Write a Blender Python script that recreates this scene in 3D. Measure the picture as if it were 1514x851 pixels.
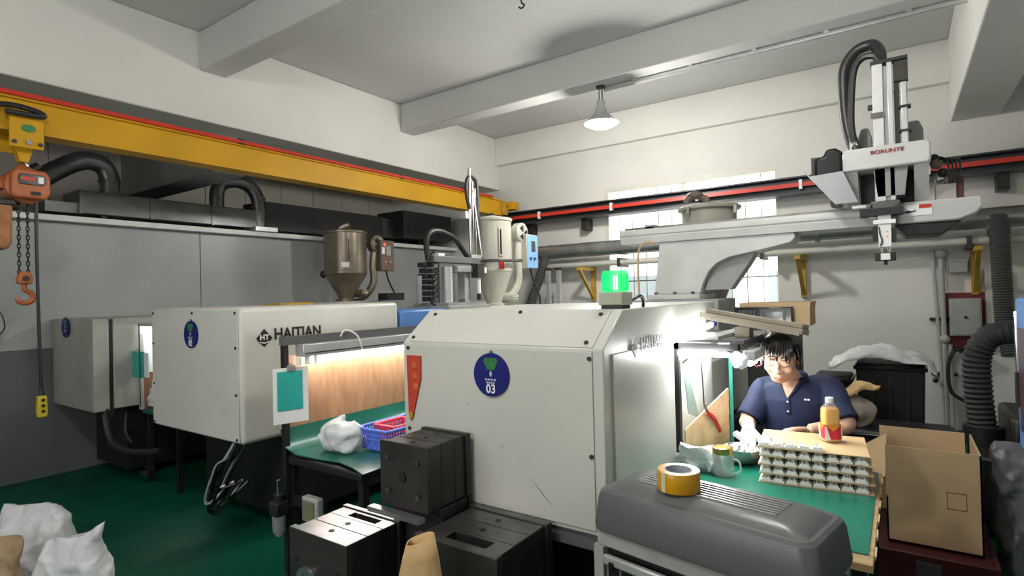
import bpy, bmesh, math, random
from mathutils import Vector, Matrix, Euler, noise
random.seed(7)
scene = bpy.context.scene
for o in list(bpy.data.objects): bpy.data.objects.remove(o)
C = scene.collection
R = math.radians
PI = math.pi

# ------------------------------------------------------------------ camera
yaw, pitch, roll = R(34.65), R(.67), R(-1.41)
f = Vector((-math.sin(yaw)*math.cos(pitch), math.cos(yaw)*math.cos(pitch), math.sin(pitch)))
r = Vector((math.cos(yaw), math.sin(yaw), 0)); u = r.cross(f)
rr = r*math.cos(roll)+u*math.sin(roll); uu = u*math.cos(roll)-r*math.sin(roll)
cam_d = bpy.data.cameras.new('camera'); cam = bpy.data.objects.new('camera', cam_d); C.objects.link(cam)
m = Matrix((rr, uu, -f)).transposed().to_4x4(); m.translation = (0, 0, 1.6)
cam.matrix_world = m
cam_d.sensor_width = 36; cam_d.lens = 36*830/1514; cam_d.clip_start = .05
scene.camera = cam
# ------------------------------------------------------------------ world and exposure
w = bpy.data.worlds.new('world'); scene.world = w; w.use_nodes = True
bg = w.node_tree.nodes['Background']; bg.inputs[0].default_value = (1.0, 1.0, .98, 1); bg.inputs[1].default_value = 2.7
vs = scene.view_settings
vs.view_transform = 'Standard'; vs.look = 'None'; vs.gamma = 1; vs.use_curve_mapping = False; vs.exposure = 0.35

# ------------------------------------------------------------------ materials
MATS = {}
def mat(name, col, rough=.5, metal=0., var=.12, scale=6., bump=0., emit=0., spec=.5, stretch=None, col2=None, alpha=None, trans=0., bscale=None, detail=4., lo=.35, hi=.65):
    if name in MATS: return MATS[name]
    M = bpy.data.materials.new(name); M.use_nodes = True; nt = M.node_tree; b = nt.nodes['Principled BSDF']
    b.inputs['Roughness'].default_value = rough; b.inputs['Metallic'].default_value = metal
    b.inputs['Specular IOR Level'].default_value = spec
    if trans: b.inputs['Transmission Weight'].default_value = trans
    if alpha is not None: b.inputs['Alpha'].default_value = alpha
    tc = nt.nodes.new('ShaderNodeTexCoord'); mp = nt.nodes.new('ShaderNodeMapping')
    nt.links.new(tc.outputs['Object'], mp.inputs[0])
    if stretch: mp.inputs['Scale'].default_value = stretch
    n = nt.nodes.new('ShaderNodeTexNoise'); n.inputs['Scale'].default_value = scale; n.inputs['Detail'].default_value = detail
    nt.links.new(mp.outputs[0], n.inputs['Vector'])
    cr = nt.nodes.new('ShaderNodeValToRGB'); cr.color_ramp.elements[0].position = lo; cr.color_ramp.elements[1].position = hi
    c2 = col2 or tuple(c*(1-var) for c in col)
    cr.color_ramp.elements[0].color = (*c2, 1); cr.color_ramp.elements[1].color = (*col, 1)
    nt.links.new(n.outputs[0], cr.inputs[0]); nt.links.new(cr.outputs[0], b.inputs['Base Color'])
    if bump:
        n2 = nt.nodes.new('ShaderNodeTexNoise'); n2.inputs['Scale'].default_value = bscale or scale*4; n2.inputs['Detail'].default_value = 4
        nt.links.new(mp.outputs[0], n2.inputs['Vector'])
        bp = nt.nodes.new('ShaderNodeBump'); bp.inputs['Strength'].default_value = bump; bp.inputs['Distance'].default_value = .02
        nt.links.new(n2.outputs[0], bp.inputs['Height']); nt.links.new(bp.outputs[0], b.inputs['Normal'])
    if emit:
        b.inputs['Emission Color'].default_value = (*col, 1); b.inputs['Emission Strength'].default_value = emit
    MATS[name] = M; return M

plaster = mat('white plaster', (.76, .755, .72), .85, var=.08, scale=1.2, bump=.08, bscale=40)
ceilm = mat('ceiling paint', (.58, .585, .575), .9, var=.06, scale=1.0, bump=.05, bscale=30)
panelm = mat('grey wall panel', (.42, .44, .44), .32, var=.16, scale=1.3, spec=.5)
dadom = mat('dark dado paint', (.15, .16, .165), .4, var=.15, scale=1.6)
floorm = mat('green epoxy floor', (.006, .11, .06), .45, spec=.1, var=.5, scale=1.4, bump=.03, bscale=14)
tilem = mat('beige cladding', (.52, .50, .44), .6, var=.15, scale=1.5)
concrete = mat('dim concrete', (.30, .30, .30), .9, scale=2)
enamel = mat('machine white enamel', (.59, .585, .545), .32, var=.09, scale=2.2, bump=.02, bscale=20)
enamel2 = mat('machine cream enamel', (.64, .635, .595), .34, var=.10, scale=2.0)
enamel_dk = mat('machine grey enamel', (.12, .12, .125), .45, scale=3)
black = mat('black paint', (.012, .012, .013), .5, var=.3, scale=5)
blackg = mat('gloss black', (.010, .010, .012), .22, var=.3, scale=5)
rubber = mat('black rubber', (.018, .018, .02), .45, var=.3, scale=9)
yellow = mat('crane yellow', (.60, .32, .008), .5, spec=.25, var=.18, scale=1.6)
yellow_d = mat('dull yellow', (.50, .30, .03), .5, var=.25, scale=5)
redm = mat('red plastic', (.62, .04, .02), .4, var=.15, scale=3)
orange = mat('hoist orange', (.46, .125, .04), .42, var=.22, scale=8)
canvas = mat('brown canvas', (.42, .19, .08), .85, var=.3, scale=12, bump=.2)
galv = mat('dark galvanised duct', (.17, .175, .18), .33, metal=.75, var=.35, scale=3, stretch=(1, 1, 3))
pipe_m = mat('grey pipe metal', (.36, .37, .37), .3, metal=.7, var=.35, scale=4)
alum = mat('light aluminium', (.66, .67, .68), .35, metal=.6, var=.12, scale=6)
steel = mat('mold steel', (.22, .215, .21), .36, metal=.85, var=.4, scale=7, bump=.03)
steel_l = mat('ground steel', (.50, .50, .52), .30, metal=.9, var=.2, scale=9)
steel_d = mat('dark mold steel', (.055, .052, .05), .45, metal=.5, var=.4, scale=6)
chrome = mat('chrome', (.75, .75, .75), .15, metal=1, var=.1, scale=10)
robot_m = mat('robot light grey', (.60, .61, .60), .4, var=.14, scale=5)
robot_g = mat('robot mid grey', (.32, .33, .33), .45, var=.2, scale=6)
hop_b = mat('hopper weathered bronze', (.26, .22, .165), .30, metal=.55, var=.35, scale=3.5)
hop_c = mat('hopper cream paint', (.50, .49, .42), .35, var=.16, scale=4)
hop_d = mat('hopper drum beige', (.40, .385, .33), .45, var=.2, scale=5)
bluep = mat('blue panel', (.20, .42, .78), .4, var=.08)
bluem = mat('blue machine paint', (.10, .26, .62), .4, var=.15)
white = mat('white plastic', (.88, .88, .87), .4, var=.04)
whitep = mat('white paper', (.82, .83, .84), .8, var=.04)
badge_b = mat('badge blue', (.008, .012, .15), .5, var=.1, spec=.25)
badge_g = mat('badge green', (.02, .20, .05), .4, var=.3, scale=30)
teal = mat('teal folder', (.03, .42, .38), .4, var=.1)
plywood = mat('plywood board', (.60, .33, .18), .55, col2=(.42, .20, .10), scale=5, stretch=(1.5, 5, 1.1), detail=10, lo=.3, hi=.75)
greenmat = mat('green table mat', (.008, .13, .095), .25, var=.2, scale=3)
card = mat('corrugated cardboard', (.58, .41, .235), .8, var=.1, scale=5)
card_l = mat('pale cardboard', (.66, .46, .25), .8, var=.1, scale=6)
card_g = mat('dusty grey board', (.36, .31, .25), .8, var=.2, scale=6)
kraft = mat('kraft paper', (.55, .36, .17), .75, var=.15, scale=9, bump=.15)
plastic_d = mat('charcoal lid plastic', (.115, .117, .122), .34, var=.12, scale=5)
plastic_c = mat('clear plastic bag', (.78, .79, .82), .25, var=.08, scale=12, bump=.6, bscale=22, alpha=.82)
sackm = mat('white woven sack', (.66, .67, .70), .55, var=.15, scale=6, bump=.7, bscale=9)
bagg = mat('grey plastic bag', (.20, .21, .23), .3, var=.2, scale=8, bump=.8, bscale=10, alpha=.9)
wood = mat('raw wood', (.50, .33, .17), .7, var=.3, scale=4, stretch=(1, 8, 1))
tubem = mat('lit tube', (.95, 1.0, .97), .4, var=0, emit=64.)
tubem2 = mat('lit tube soft', (.95, 1.0, .97), .4, var=0, emit=22.)
bulbm = mat('lit bulb', (1.0, 1.0, .97), .4, var=0, emit=30.)
skin = mat('skin', (.66, .40, .29), .5, var=.08, scale=14)
hairm = mat('black hair', (.012, .010, .010), .32, var=.4, scale=60, stretch=(1, 1, .15))
navy = mat('navy polo', (.007, .015, .062), .75, var=.25, scale=14, bump=.12, bscale=30)
glovem = mat('white glove', (.80, .81, .83), .75, var=.08, scale=20, bump=.2)

# ------------------------------------------------------------------ geometry helpers
class G:
    def __init__(s): s.v = []; s.f = []
    def add(s, vs, fs, M=None):
        o = len(s.v)
        s.v += [tuple(M @ Vector(p)) if M else tuple(p) for p in vs]
        s.f += [tuple(i+o for i in q) for q in fs]; return s
    def box(s, x0, x1, y0, y1, z0, z1, M=None):
        v = [(x, y, z) for z in (z0, z1) for y in (y0, y1) for x in (x0, x1)]
        return s.add(v, [(0, 2, 3, 1), (4, 5, 7, 6), (0, 1, 5, 4), (2, 6, 7, 3), (0, 4, 6, 2), (1, 3, 7, 5)], M)
    def cbox(s, c, d, rot=(0, 0, 0)):
        M = Matrix.Translation(c) @ Euler(rot).to_matrix().to_4x4()
        return s.box(-d[0]/2, d[0]/2, -d[1]/2, d[1]/2, -d[2]/2, d[2]/2, M)
    def cyl(s, p0, p1, r0, r1=None, n=16):
        return s.tube([p0, p1], [r0, r0 if r1 is None else r1], n)
    def tube(s, pts, rad, n=10, cap=True):
        pts = [Vector(p) for p in pts]; k = len(pts)
        if not isinstance(rad, (list, tuple)): rad = [rad]*k
        vs, fs = [], []; nrm = None
        for i, p in enumerate(pts):
            t = (pts[min(i+1, k-1)]-pts[max(i-1, 0)]).normalized()
            if nrm is None: nrm = t.orthogonal().normalized()
            else:
                nrm = nrm-t*nrm.dot(t); nrm = nrm.normalized() if nrm.length > 1e-6 else t.orthogonal().normalized()
            b = t.cross(nrm)
            vs += [tuple(p+(nrm*math.cos(2*PI*j/n)+b*math.sin(2*PI*j/n))*rad[i]) for j in range(n)]
        for i in range(k-1):
            for j in range(n):
                a, b2 = i*n+j, i*n+(j+1) % n; fs.append((a, b2, b2+n, a+n))
        if cap: fs += [tuple(range(n))[::-1], tuple(range((k-1)*n, k*n))]
        return s.add(vs, fs)
    def prism(s, poly, ax, a, b, M=None):
        k = len(poly)
        def P(p, t): return (t, p[0], p[1]) if ax == 'x' else (p[0], t, p[1]) if ax == 'y' else (p[0], p[1], t)
        vs = [P(p, a) for p in poly]+[P(p, b) for p in poly]
        fs = [tuple(range(k))[::-1], tuple(range(k, 2*k))]+[(i, (i+1) % k, (i+1) % k+k, i+k) for i in range(k)]
        return s.add(vs, fs, M)
    def lathe(s, prof, c=(0, 0, 0), n=24, M=None):
        vs, fs = [], []
        for (q, z) in prof:
            vs += [(c[0]+q*math.cos(2*PI*j/n), c[1]+q*math.sin(2*PI*j/n), c[2]+z) for j in range(n)]
        for i in range(len(prof)-1):
            for j in range(n): a, b2 = i*n+j, i*n+(j+1) % n; fs.append((a, b2, b2+n, a+n))
        fs += [tuple(range(n))[::-1], tuple(range((len(prof)-1)*n, len(prof)*n))]
        return s.add(vs, fs, M)
    def ball(s, c, rad, n=16, m=10, M=None):
        if not isinstance(rad, (list, tuple)): rad = (rad,)*3
        vs = [(c[0], c[1], c[2]-rad[2])]; fs = []
        for i in range(1, m):
            a = -PI/2+PI*i/m
            vs += [(c[0]+rad[0]*math.cos(a)*math.cos(2*PI*j/n), c[1]+rad[1]*math.cos(a)*math.sin(2*PI*j/n), c[2]+rad[2]*math.sin(a)) for j in range(n)]
        vs.append((c[0], c[1], c[2]+rad[2])); t = len(vs)-1
        for j in range(n):
            fs.append((0, 1+(j+1) % n, 1+j)); fs.append((t, 1+(m-2)*n+j, 1+(m-2)*n+(j+1) % n))
            for i in range(m-2):
                a, b2 = 1+i*n+j, 1+i*n+(j+1) % n; fs.append((a, b2, b2+n, a+n))
        return s.add(vs, fs, M)
    def loft(s, rings, n=20):
        # rings: (centre, rx, ry) horizontal ellipses
        vs, fs = [], []
        for (c, rx, ry) in rings:
            vs += [(c[0]+rx*math.cos(2*PI*j/n), c[1]+ry*math.sin(2*PI*j/n), c[2]) for j in range(n)]
        for i in range(len(rings)-1):
            for j in range(n): a, b2 = i*n+j, i*n+(j+1) % n; fs.append((a, b2, b2+n, a+n))
        fs += [tuple(range(n))[::-1], tuple(range((len(rings)-1)*n, len(rings)*n))]
        return s.add(vs, fs)
    def mesh(s, name, smooth=True, ang=35):
        me = bpy.data.meshes.new(name); me.from_pydata(s.v, [], s.f)
        bm = bmesh.new(); bm.from_mesh(me); bmesh.ops.recalc_face_normals(bm, faces=bm.faces); bm.to_mesh(me); bm.free()
        if smooth: me.shade_smooth(); me.set_sharp_from_angle(angle=R(ang))
        return me
    def build(s, name, m, parent=None, bev=0., local=False, label=None, smooth=True, seg=2, ang=35):
        o = bpy.data.objects.new(name, s.mesh(name, smooth, ang)); C.objects.link(o)
        o.data.materials.append(m)
        if bev:
            b = o.modifiers.new('bevel', 'BEVEL'); b.width = bev; b.segments = seg; b.limit_method = 'ANGLE'; b.angle_limit = R(40)
        if parent: attach(o, parent, local)
        if label: o['label'] = label
        return o
def attach(o, parent, local=False):
    o.parent = parent
    if parent.type == 'EMPTY' and not local:
        o.matrix_parent_inverse = Matrix.LocRotScale(parent.location, parent.rotation_euler, None).inverted()
def bx(*a): return G().box(*a)
def tag(o, label, cat, group=None):
    o['label'] = label; o['category'] = cat
    if group: o['group'] = group
    return o
def thing(name, label, cat, loc=(0, 0, 0), rz=0., group=None):
    o = bpy.data.objects.new(name, None); C.objects.link(o); o.location = loc; o.rotation_euler = (0, 0, rz)
    o.empty_display_size = .05
    return tag(o, label, cat, group)
def struct(o): o['kind'] = 'structure'; return o
def dup(o, parent=None):
    c = o.copy(); C.objects.link(c); c.parent = parent
    for ch in list(o.children): dup(ch, c)
    return c
def text(name, s, size, m, parent, M, ext=.001, local=False, bold=0.):
    cu = bpy.data.curves.new(name, 'FONT'); cu.body = s; cu.size = size; cu.extrude = ext; cu.align_x = 'CENTER'; cu.align_y = 'CENTER'; cu.offset = bold; cu.resolution_u = 3
    t = bpy.data.objects.new(name, cu); C.objects.link(t)
    dg = bpy.context.evaluated_depsgraph_get(); me = bpy.data.meshes.new_from_object(t.evaluated_get(dg))
    bpy.data.objects.remove(t); me.transform(M)
    o = bpy.data.objects.new(name, me); C.objects.link(o); me.materials.clear(); me.materials.append(m)
    attach(o, parent, local); return o
def on_front(x, y, z, sx=1, sz=1):   # text plane facing -Y
    return Matrix.Translation((x, y, z)) @ Euler((PI/2, 0, 0)).to_matrix().to_4x4() @ Matrix.Diagonal((sx, sz, 1, 1))
def on_side(x, y, z, sx=1, sz=1):    # text plane facing +X
    return Matrix.Translation((x, y, z)) @ Euler((PI/2, 0, PI/2)).to_matrix().to_4x4() @ Matrix.Diagonal((sx, sz, 1, 1))
def smooth_path(pts, n=6):
    P = [Vector(p) for p in pts]; out = []
    for i in range(len(P)-1):
        p0, p1, p2, p3 = P[max(i-1, 0)], P[i], P[i+1], P[min(i+2, len(P)-1)]
        for k in range(n):
            t = k/n
            out.append(.5*((2*p1)+(p2-p0)*t+(2*p0-5*p1+4*p2-p3)*t*t+(3*p1-p0-3*p2+p3)*t**3))
    return out+[P[-1]]
def crumple(g, amp, sc, seed=0):
    g.v = [tuple(Vector(p)+Vector((noise.noise(Vector(p)*sc+Vector((seed, k*9.1, 3.3))) for k in range(3)))*amp) for p in g.v]
    return g
def remeshed(g, name, m, vox, parent=None, it=3, local=False):
    me = g.mesh(name, False); o = bpy.data.objects.new(name, me); C.objects.link(o)
    md = o.modifiers.new('r', 'REMESH'); md.mode = 'VOXEL'; md.voxel_size = vox
    ms = o.modifiers.new('s', 'SMOOTH'); ms.iterations = it; ms.factor = .5
    dg = bpy.context.evaluated_depsgraph_get(); me2 = bpy.data.meshes.new_from_object(o.evaluated_get(dg))
    o.modifiers.clear(); o.data = me2; me2.materials.clear(); me2.materials.append(m); me2.shade_smooth()
    if parent: attach(o, parent, local)
    return o

# ================================================================== the room
struct(bx(-9.5, 3.2, -2.5, 8.1, -.15, 0).build('floor', floorm))
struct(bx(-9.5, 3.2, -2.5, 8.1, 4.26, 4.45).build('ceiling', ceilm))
# partition wall on the left, built of sheet panels above a dark dado
wl = struct(bx(-6.74, -6.66, -2.5, 7.8, 0, 2.40).build('wall_left', concrete))
y = -2.5
while y < 7.8:
    y1 = min(y+1.93, 7.8)
    bx(-6.66, -6.64, y+.004, y1-.004, 1.2, 2.40).build('panel', panelm, wl, bev=.003)
    bx(-6.66, -6.638, y+.004, y1-.004, 0, 1.197).build('dado_panel', dadom, wl, bev=.003)
    y = y1
struct(bx(-6.80, -6.53, -2.5, 7.75, 2.405, 2.46).build('trim_1', mat('ledge white', (.80, .81, .81), .4, var=.1), bev=.004))
# outer wall beyond the partition with cladding panels
wo = struct(bx(-8.35, -8.25, -2.5, 8.0, 0, 4.26).build('wall_outer', concrete))
y = -2.5
while y < 7.8:
    bx(-8.25, -8.235, y+.006, y+.60, 2.0, 4.2).build('panel', tilem, wo); y += .606
struct(bx(-8.25, -5.95, 3.1, 3.45, 2.98, 3.6).build('annex_beam', concrete))
struct(bx(-8.25, -5.95, -2.5, 7.8, 3.6, 3.7).build('annex_ceiling', concrete))
# back wall with the window opening
WX0, WX1, WZ0, WZ1 = -3.65, -1.215, 1.22, 3.16
g = G()
g.box(-8.3, WX0, 7.8, 8.02, 0, 4.26).box(WX1, 3.2, 7.8, 8.02, 0, 4.26).box(WX0, WX1, 7.8, 8.02, 0, WZ0).box(WX0, WX1, 7.8, 8.02, WZ1, 4.26)
struct(g.build('wall_back', plaster))
struct(bx(-5.6, 2.2, 7.70, 7.8, 3.79, 4.26).build('wall_beam', plaster, bev=.01))
struct(bx(1.9, 2.05, .6, 7.8, 0, 4.26).build('wall_right', plaster))
# wall behind the camera with a wide open window
g = G(); g.box(-8.3, -3.8, -2.7, -2.5, 0, 4.26).box(-1.1, 2.05, -2.7, -2.5, 0, 4.26).box(-3.8, -1.1, -2.7, -2.5, 3.2, 4.26).box(-3.8, -1.1, -2.7, -2.5, 0, 1.0)
struct(g.build('wall_front', plaster)); struct(bx(1.9, 2.05, -2.5, .6, 0, 4.26).build('wall_side', plaster))
# main beams and cross beams
struct(bx(-5.97, -5.6, -2.5, 7.8, 3.385, 4.26).build('bulkhead_beam', plaster, bev=.012))
struct(bx(.5, .92, -2.5, 7.8, 3.37, 4.26).build('main_beam', plaster, bev=.012))
for y0 in (0.06, 2.80, 5.50):
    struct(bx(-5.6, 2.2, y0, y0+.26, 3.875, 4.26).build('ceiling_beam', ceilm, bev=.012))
# window
win = struct(bpy.data.objects.new('window_1', None)); C.objects.link(win)
fr = mat('window frame cream', (.70, .70, .62), .5, var=.05)
for a in ((WX0, WX1, WZ0, WZ0+.06), (WX0, WX1, WZ1-.06, WZ1), (WX0, WX0+.06, WZ0+.06, WZ1-.06), (WX1-.06, WX1, WZ0+.06, WZ1-.06), (WX0+.06, -2.485, 2.74, 2.78), (-2.435, WX1-.06, 2.74, 2.78)):
    bx(a[0], a[1], 7.80, 7.88, a[2], a[3]).build('window_frame', fr, win)
for xm in (-2.46,): bx(xm-.025, xm+.025, 7.825, 7.875, WZ0+.06, WZ1-.06).build('mullion', fr, win)
gl = bpy.data.materials.new('window glass'); gl.use_nodes = True; nt = gl.node_tree
nt.nodes.remove(nt.nodes['Principled BSDF']); a = nt.nodes.new('ShaderNodeBsdfTransparent'); b = nt.nodes.new('ShaderNodeBsdfGlossy'); mx = nt.nodes.new('ShaderNodeMixShader')
a.inputs[0].default_value = (.96, .98, .97, 1); b.inputs['Roughness'].default_value = .05; mx.inputs[0].default_value = .06
nt.links.new(a.outputs[0], mx.inputs[1]); nt.links.new(b.outputs[0], mx.inputs[2]); nt.links.new(mx.outputs[0], nt.nodes['Material Output'].inputs[0])
xs = [WX0+.06, -2.46, WX1-.06]
for i in range(2):
    for z0, z1 in ((WZ0+.06, 2.74), (2.78, WZ1-.06)):
        bx(xs[i]+.026, xs[i+1]-.026, 7.845, 7.851, z0+.002, z1-.002).build('pane', gl, win)
barm = mat('grey bar paint', (.10, .10, .09), .5, var=.03)
for i in range(12):
    x = WX0+.18+i*.2
    G().cyl((x, 7.95, WZ0), (x, 7.95, WZ1), .006, n=6).build('window_bar', barm, win)
for z in (1.75,): bx(WX0, WX1, 7.94, 7.96, z, z+.015).build('cross_bar', barm, win)
# neighbouring block seen low through the window
nb = thing('neighbour_building', 'pale rendered building outside behind the window bars', 'building', (-2.5, 14, -3))
bx(-9, 1.5, 14, 20, -3, 3.05).build('wall', mat('sunlit render', (.80, .76, .74), .9, var=.1), nb)
for i in range(5): bx(-7.6+i*1.7, -6.7+i*1.7, 13.97, 14.0, .7, 2.0).build('window', mat('far glass', (.25, .28, .30), .3), nb)
bx(-9.1, 1.6, 13.8, 20, 3.05, 3.2).build('parapet', plaster, nb)

# ================================================================== overhead crane
cr = thing('crane_girder', 'yellow overhead crane girder running under the white bulkhead', 'crane', (-5.2, 7.2, 2.95))
I = [(-.09, 0), (.09, 0), (.09, .02), (.012, .03), (.012, .215), (.09, .225), (.09, .245), (-.09, .245), (-.09, .225), (-.012, .215), (-.012, .03), (-.09, .02)]
web = [(-5.28, 2.84), (-5.10, 2.84), (-5.10, 2.856), (-5.125, 2.862), (-5.125, 3.068), (-5.10, 3.074), (-5.10, 3.09), (-5.28, 3.09)]
g = G().prism([(p[0], p[1]) for p in web], 'y', -2.4, 7.15); g.build('beam', yellow, cr)
G().tube([(-5.09, -2.4, 3.105), (-5.09, 6.9, 3.105)], .019, 8).build('power_cable', redm, cr, label='red conductor cable')
for yy in (2.92, 5.0, 6.2): G().cbox((-5.09, yy, 3.11), (.03, .06, .05)).build('cable_clip', black, cr)
et = bx(-5.75, -4.98, 7.28, 7.46, 2.945, 3.07).build('end_truck', yellow, cr, bev=.01)
for xx in (-5.6, -5.12): G().cyl((xx, 7.27, 2.995), (xx, 7.46, 2.995), .05, n=16).build('wheel', steel_d, et)
bx(-5.30, -5.08, 7.15, 7.29, 2.86, 3.07).build('splice_plate', yellow_d, cr)
rw = thing('crane_runway', 'dark steel crane runway rail with red conductor strip on back wall', 'crane rail', (0, 7.6, 2.72))
I2 = [(7.46, 2.72), (7.68, 2.72), (7.68, 2.738), (7.585, 2.75), (7.585, 2.90), (7.68, 2.912), (7.68, 2.93), (7.46, 2.93), (7.46, 2.912), (7.56, 2.90), (7.56, 2.75), (7.46, 2.738)]
G().prism(I2, 'x', -5.6, 1.9).build('beam', mat('runway dark steel', (.05, .055, .065), .4, metal=.3, var=.3), rw)
bx(-5.3, 1.88, 7.44, 7.475, 2.80, 2.85).build('conductor_strip', redm, rw)
for i in range(6): G().cbox((-4.6+i*1.22, 7.45, 2.825), (.035, .045, .11)).build('strip_clip', white, rw)
for xx in (-4.9, -3.9, -.6, .9, 1.7): bx(xx-.05, xx+.05, 7.60, 7.79, 2.55, 2.72).build('wall_bracket', steel_d, rw)

# hoist
h = thing('chain_hoist', 'orange electric chain hoist hanging from yellow trolley on girder', 'hoist', (-5.19, 1.33, 2.84))
for sx in (-5.32, -5.06):
    p = bx(sx-.008, sx+.008, 1.225, 1.42, 2.72, 2.93).build('trolley_plate', yellow, h, bev=.01)
    for yy in (1.26, 1.38): G().cyl((sx+(.02 if sx < -5.2 else -.02), yy, 2.875), (sx, yy, 2.875), .03).build('wheel', steel_d, p)
    if sx > -5.2:
        G().lathe([(.036, 0), (.036, .004)], n=20, M=Matrix.Translation((sx+.008, 1.33, 2.86)) @ Euler((0, PI/2, 0)).to_matrix().to_4x4() @ Matrix.Diagonal((.75, 1.15, 1, 1))).build('green_sticker', badge_g, p)
        for yy in (1.25, 1.395): G().cyl((sx, yy, 2.755), (sx+.02, yy, 2.755), .014, n=8).build('bolt', steel_d, p)
G().tube([(-5.34, 1.33, 2.76), (-5.04, 1.33, 2.76)], .018, 10).build('cross_pin', steel, h)
G().tube(smooth_path([(-5.05, 1.15, 2.99), (-5.03, 1.25, 3.0), (-5.03, 1.38, 2.985), (-5.03, 1.4, 2.955), (-5.03, 1.2, 2.95)]), .02, 8).build('power_lead', rubber, h)
G().prism([(1.28, 2.74), (1.38, 2.74), (1.355, 2.64), (1.305, 2.64)], 'x', -5.23, -5.15).build('hanger', yellow, h)
G().tube(smooth_path([(-5.19, 1.33, 2.66), (-5.19, 1.355, 2.62), (-5.19, 1.33, 2.585), (-5.19, 1.305, 2.61)]), .013, 8).build('top_hook', chrome, h)
# body: rounded motor drum with face cover
b = G().lathe([(.05, -.16), (.10, -.15), (.125, -.11), (.13, 0), (.125, .10), (.09, .13)], n=24, M=Matrix.Translation((-5.19, 1.33, 2.46)) @ Euler((0, PI/2, 0)).to_matrix().to_4x4()).build('motor_body', orange, h)
fc = G().prism([(1.235, 2.36), (1.42, 2.36), (1.445, 2.40), (1.445, 2.52), (1.42, 2.565), (1.25, 2.565), (1.225, 2.53), (1.225, 2.39)], 'x', -5.10, -5.02).build('face_cover', orange, h, bev=.018, seg=3)
G().prism([(1.265, 2.455), (1.40, 2.455), (1.415, 2.48), (1.41, 2.53), (1.27, 2.53), (1.26, 2.50)], 'x', -5.024, -5.014).build('name_plate', blackg, fc, bev=.004)
bx(-5.014, -5.011, 1.37, 1.40, 2.47, 2.515).build('label_patch', whitep, fc)
bx(-5.014, -5.012, 1.275, 1.35, 2.485, 2.51).build('label_bar', redm, fc)
bx(-5.022, -5.016, 1.33, 1.385, 2.385, 2.41).build('vent_slot', black, fc)
G().ball((-5.19, 1.33, 2.575), (.06, .055, .05)).build('top_cap', orange, h)
G().lathe([(.05, 0), (.075, .01), (.08, .06), (.06, .09)], (-5.19, 1.19, 2.42), 16).build('gear_cap', orange, h)
cb = G().prism([(1.13, 2.05), (1.155, 2.0), (1.225, 2.0), (1.25, 2.05), (1.255, 2.33), (1.12, 2.33)], 'x', -5.30, -5.10).build('chain_bag', canvas, h, bev=.025, seg=3)
bx(-5.31, -5.09, 1.12, 1.265, 2.31, 2.355).build('bag_rim', steel_d, cb, bev=.01)
def chain(x, y, z0, z1, parent):
    g = G(); n = int((z1-z0)/.03)
    for i in range(n):
        z = z0+(i+.5)*(z1-z0)/n; a = (.009, 0, 0) if i % 2 else (0, .009, 0)
        pts = [(x+a[0]*math.cos(t)*1.0, y+a[1]*math.cos(t), z+.021*math.sin(t)) for t in [2*PI*k/8 for k in range(9)]]
        g.tube(pts, .0042, 5, cap=False)
    o = g.build('load_chain', steel_d, parent); o['kind'] = 'stuff'; return o
chain(-5.16, 1.295, 1.83, 2.36, h); chain(-5.16, 1.345, 1.83, 2.36, h)
hb = G().prism([(1.285, 1.76), (1.36, 1.76), (1.365, 1.80), (1.35, 1.85), (1.295, 1.85), (1.28, 1.80)], 'x', -5.20, -5.12).build('hook_block', orange, h, bev=.012)
G().cyl((-5.12, 1.322, 1.80), (-5.11, 1.322, 1.80), .02).build('block_bolt', steel_d, hb)
G().tube(smooth_path([(-5.16, 1.322, 1.77), (-5.16, 1.325, 1.72), (-5.16, 1.365, 1.69), (-5.16, 1.365, 1.645), (-5.16, 1.325, 1.625), (-5.16, 1.285, 1.64), (-5.16, 1.28, 1.67)]), [.017]*12+[.019]*12+[.019-.0009*i for i in range(13)], 10).build('hook', orange, hb)
G().tube(smooth_path([(-5.12, 1.385, 2.36), (-5.12, 1.385, 2.0), (-5.12, 1.39, 1.5), (-5.12, 1.40, .96)]), .011, 8).build('pendant_cable', rubber, h)
pc = G().prism([(1.375, .80), (1.425, .80), (1.43, .84), (1.425, .955), (1.375, .955), (1.37, .84)], 'x', -5.15, -5.09).build('pendant_control', mat('pendant yellow', (.62, .50, .03), .4), h, bev=.008)
for zz in (.845, .885, .925): G().cyl((-5.09, 1.40, zz), (-5.083, 1.40, zz), .011, n=10).build('button', black, pc)
G().tube([(-5.12, 1.40, .955), (-5.12, 1.40, 1.0)], [.02, .013], 10).build('cable_boot', rubber, pc)
# electric lead low on the left wall
g = thing('wall_lead', 'thin black lead with plug hanging on grey left wall', 'cable', (-6.6, 1.45, 1.3))
G().tube(smooth_path([(-6.60, 1.42, 1.62), (-6.60, 1.52, 1.55), (-6.60, 1.55, 1.42), (-6.60, 1.50, 1.34)]), .006, 6).build('lead', rubber, g)
G().cyl((-6.60, 1.50, 1.36), (-6.60, 1.48, 1.27), .02, .014, 10).build('plug_body', rubber, g)

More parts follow.
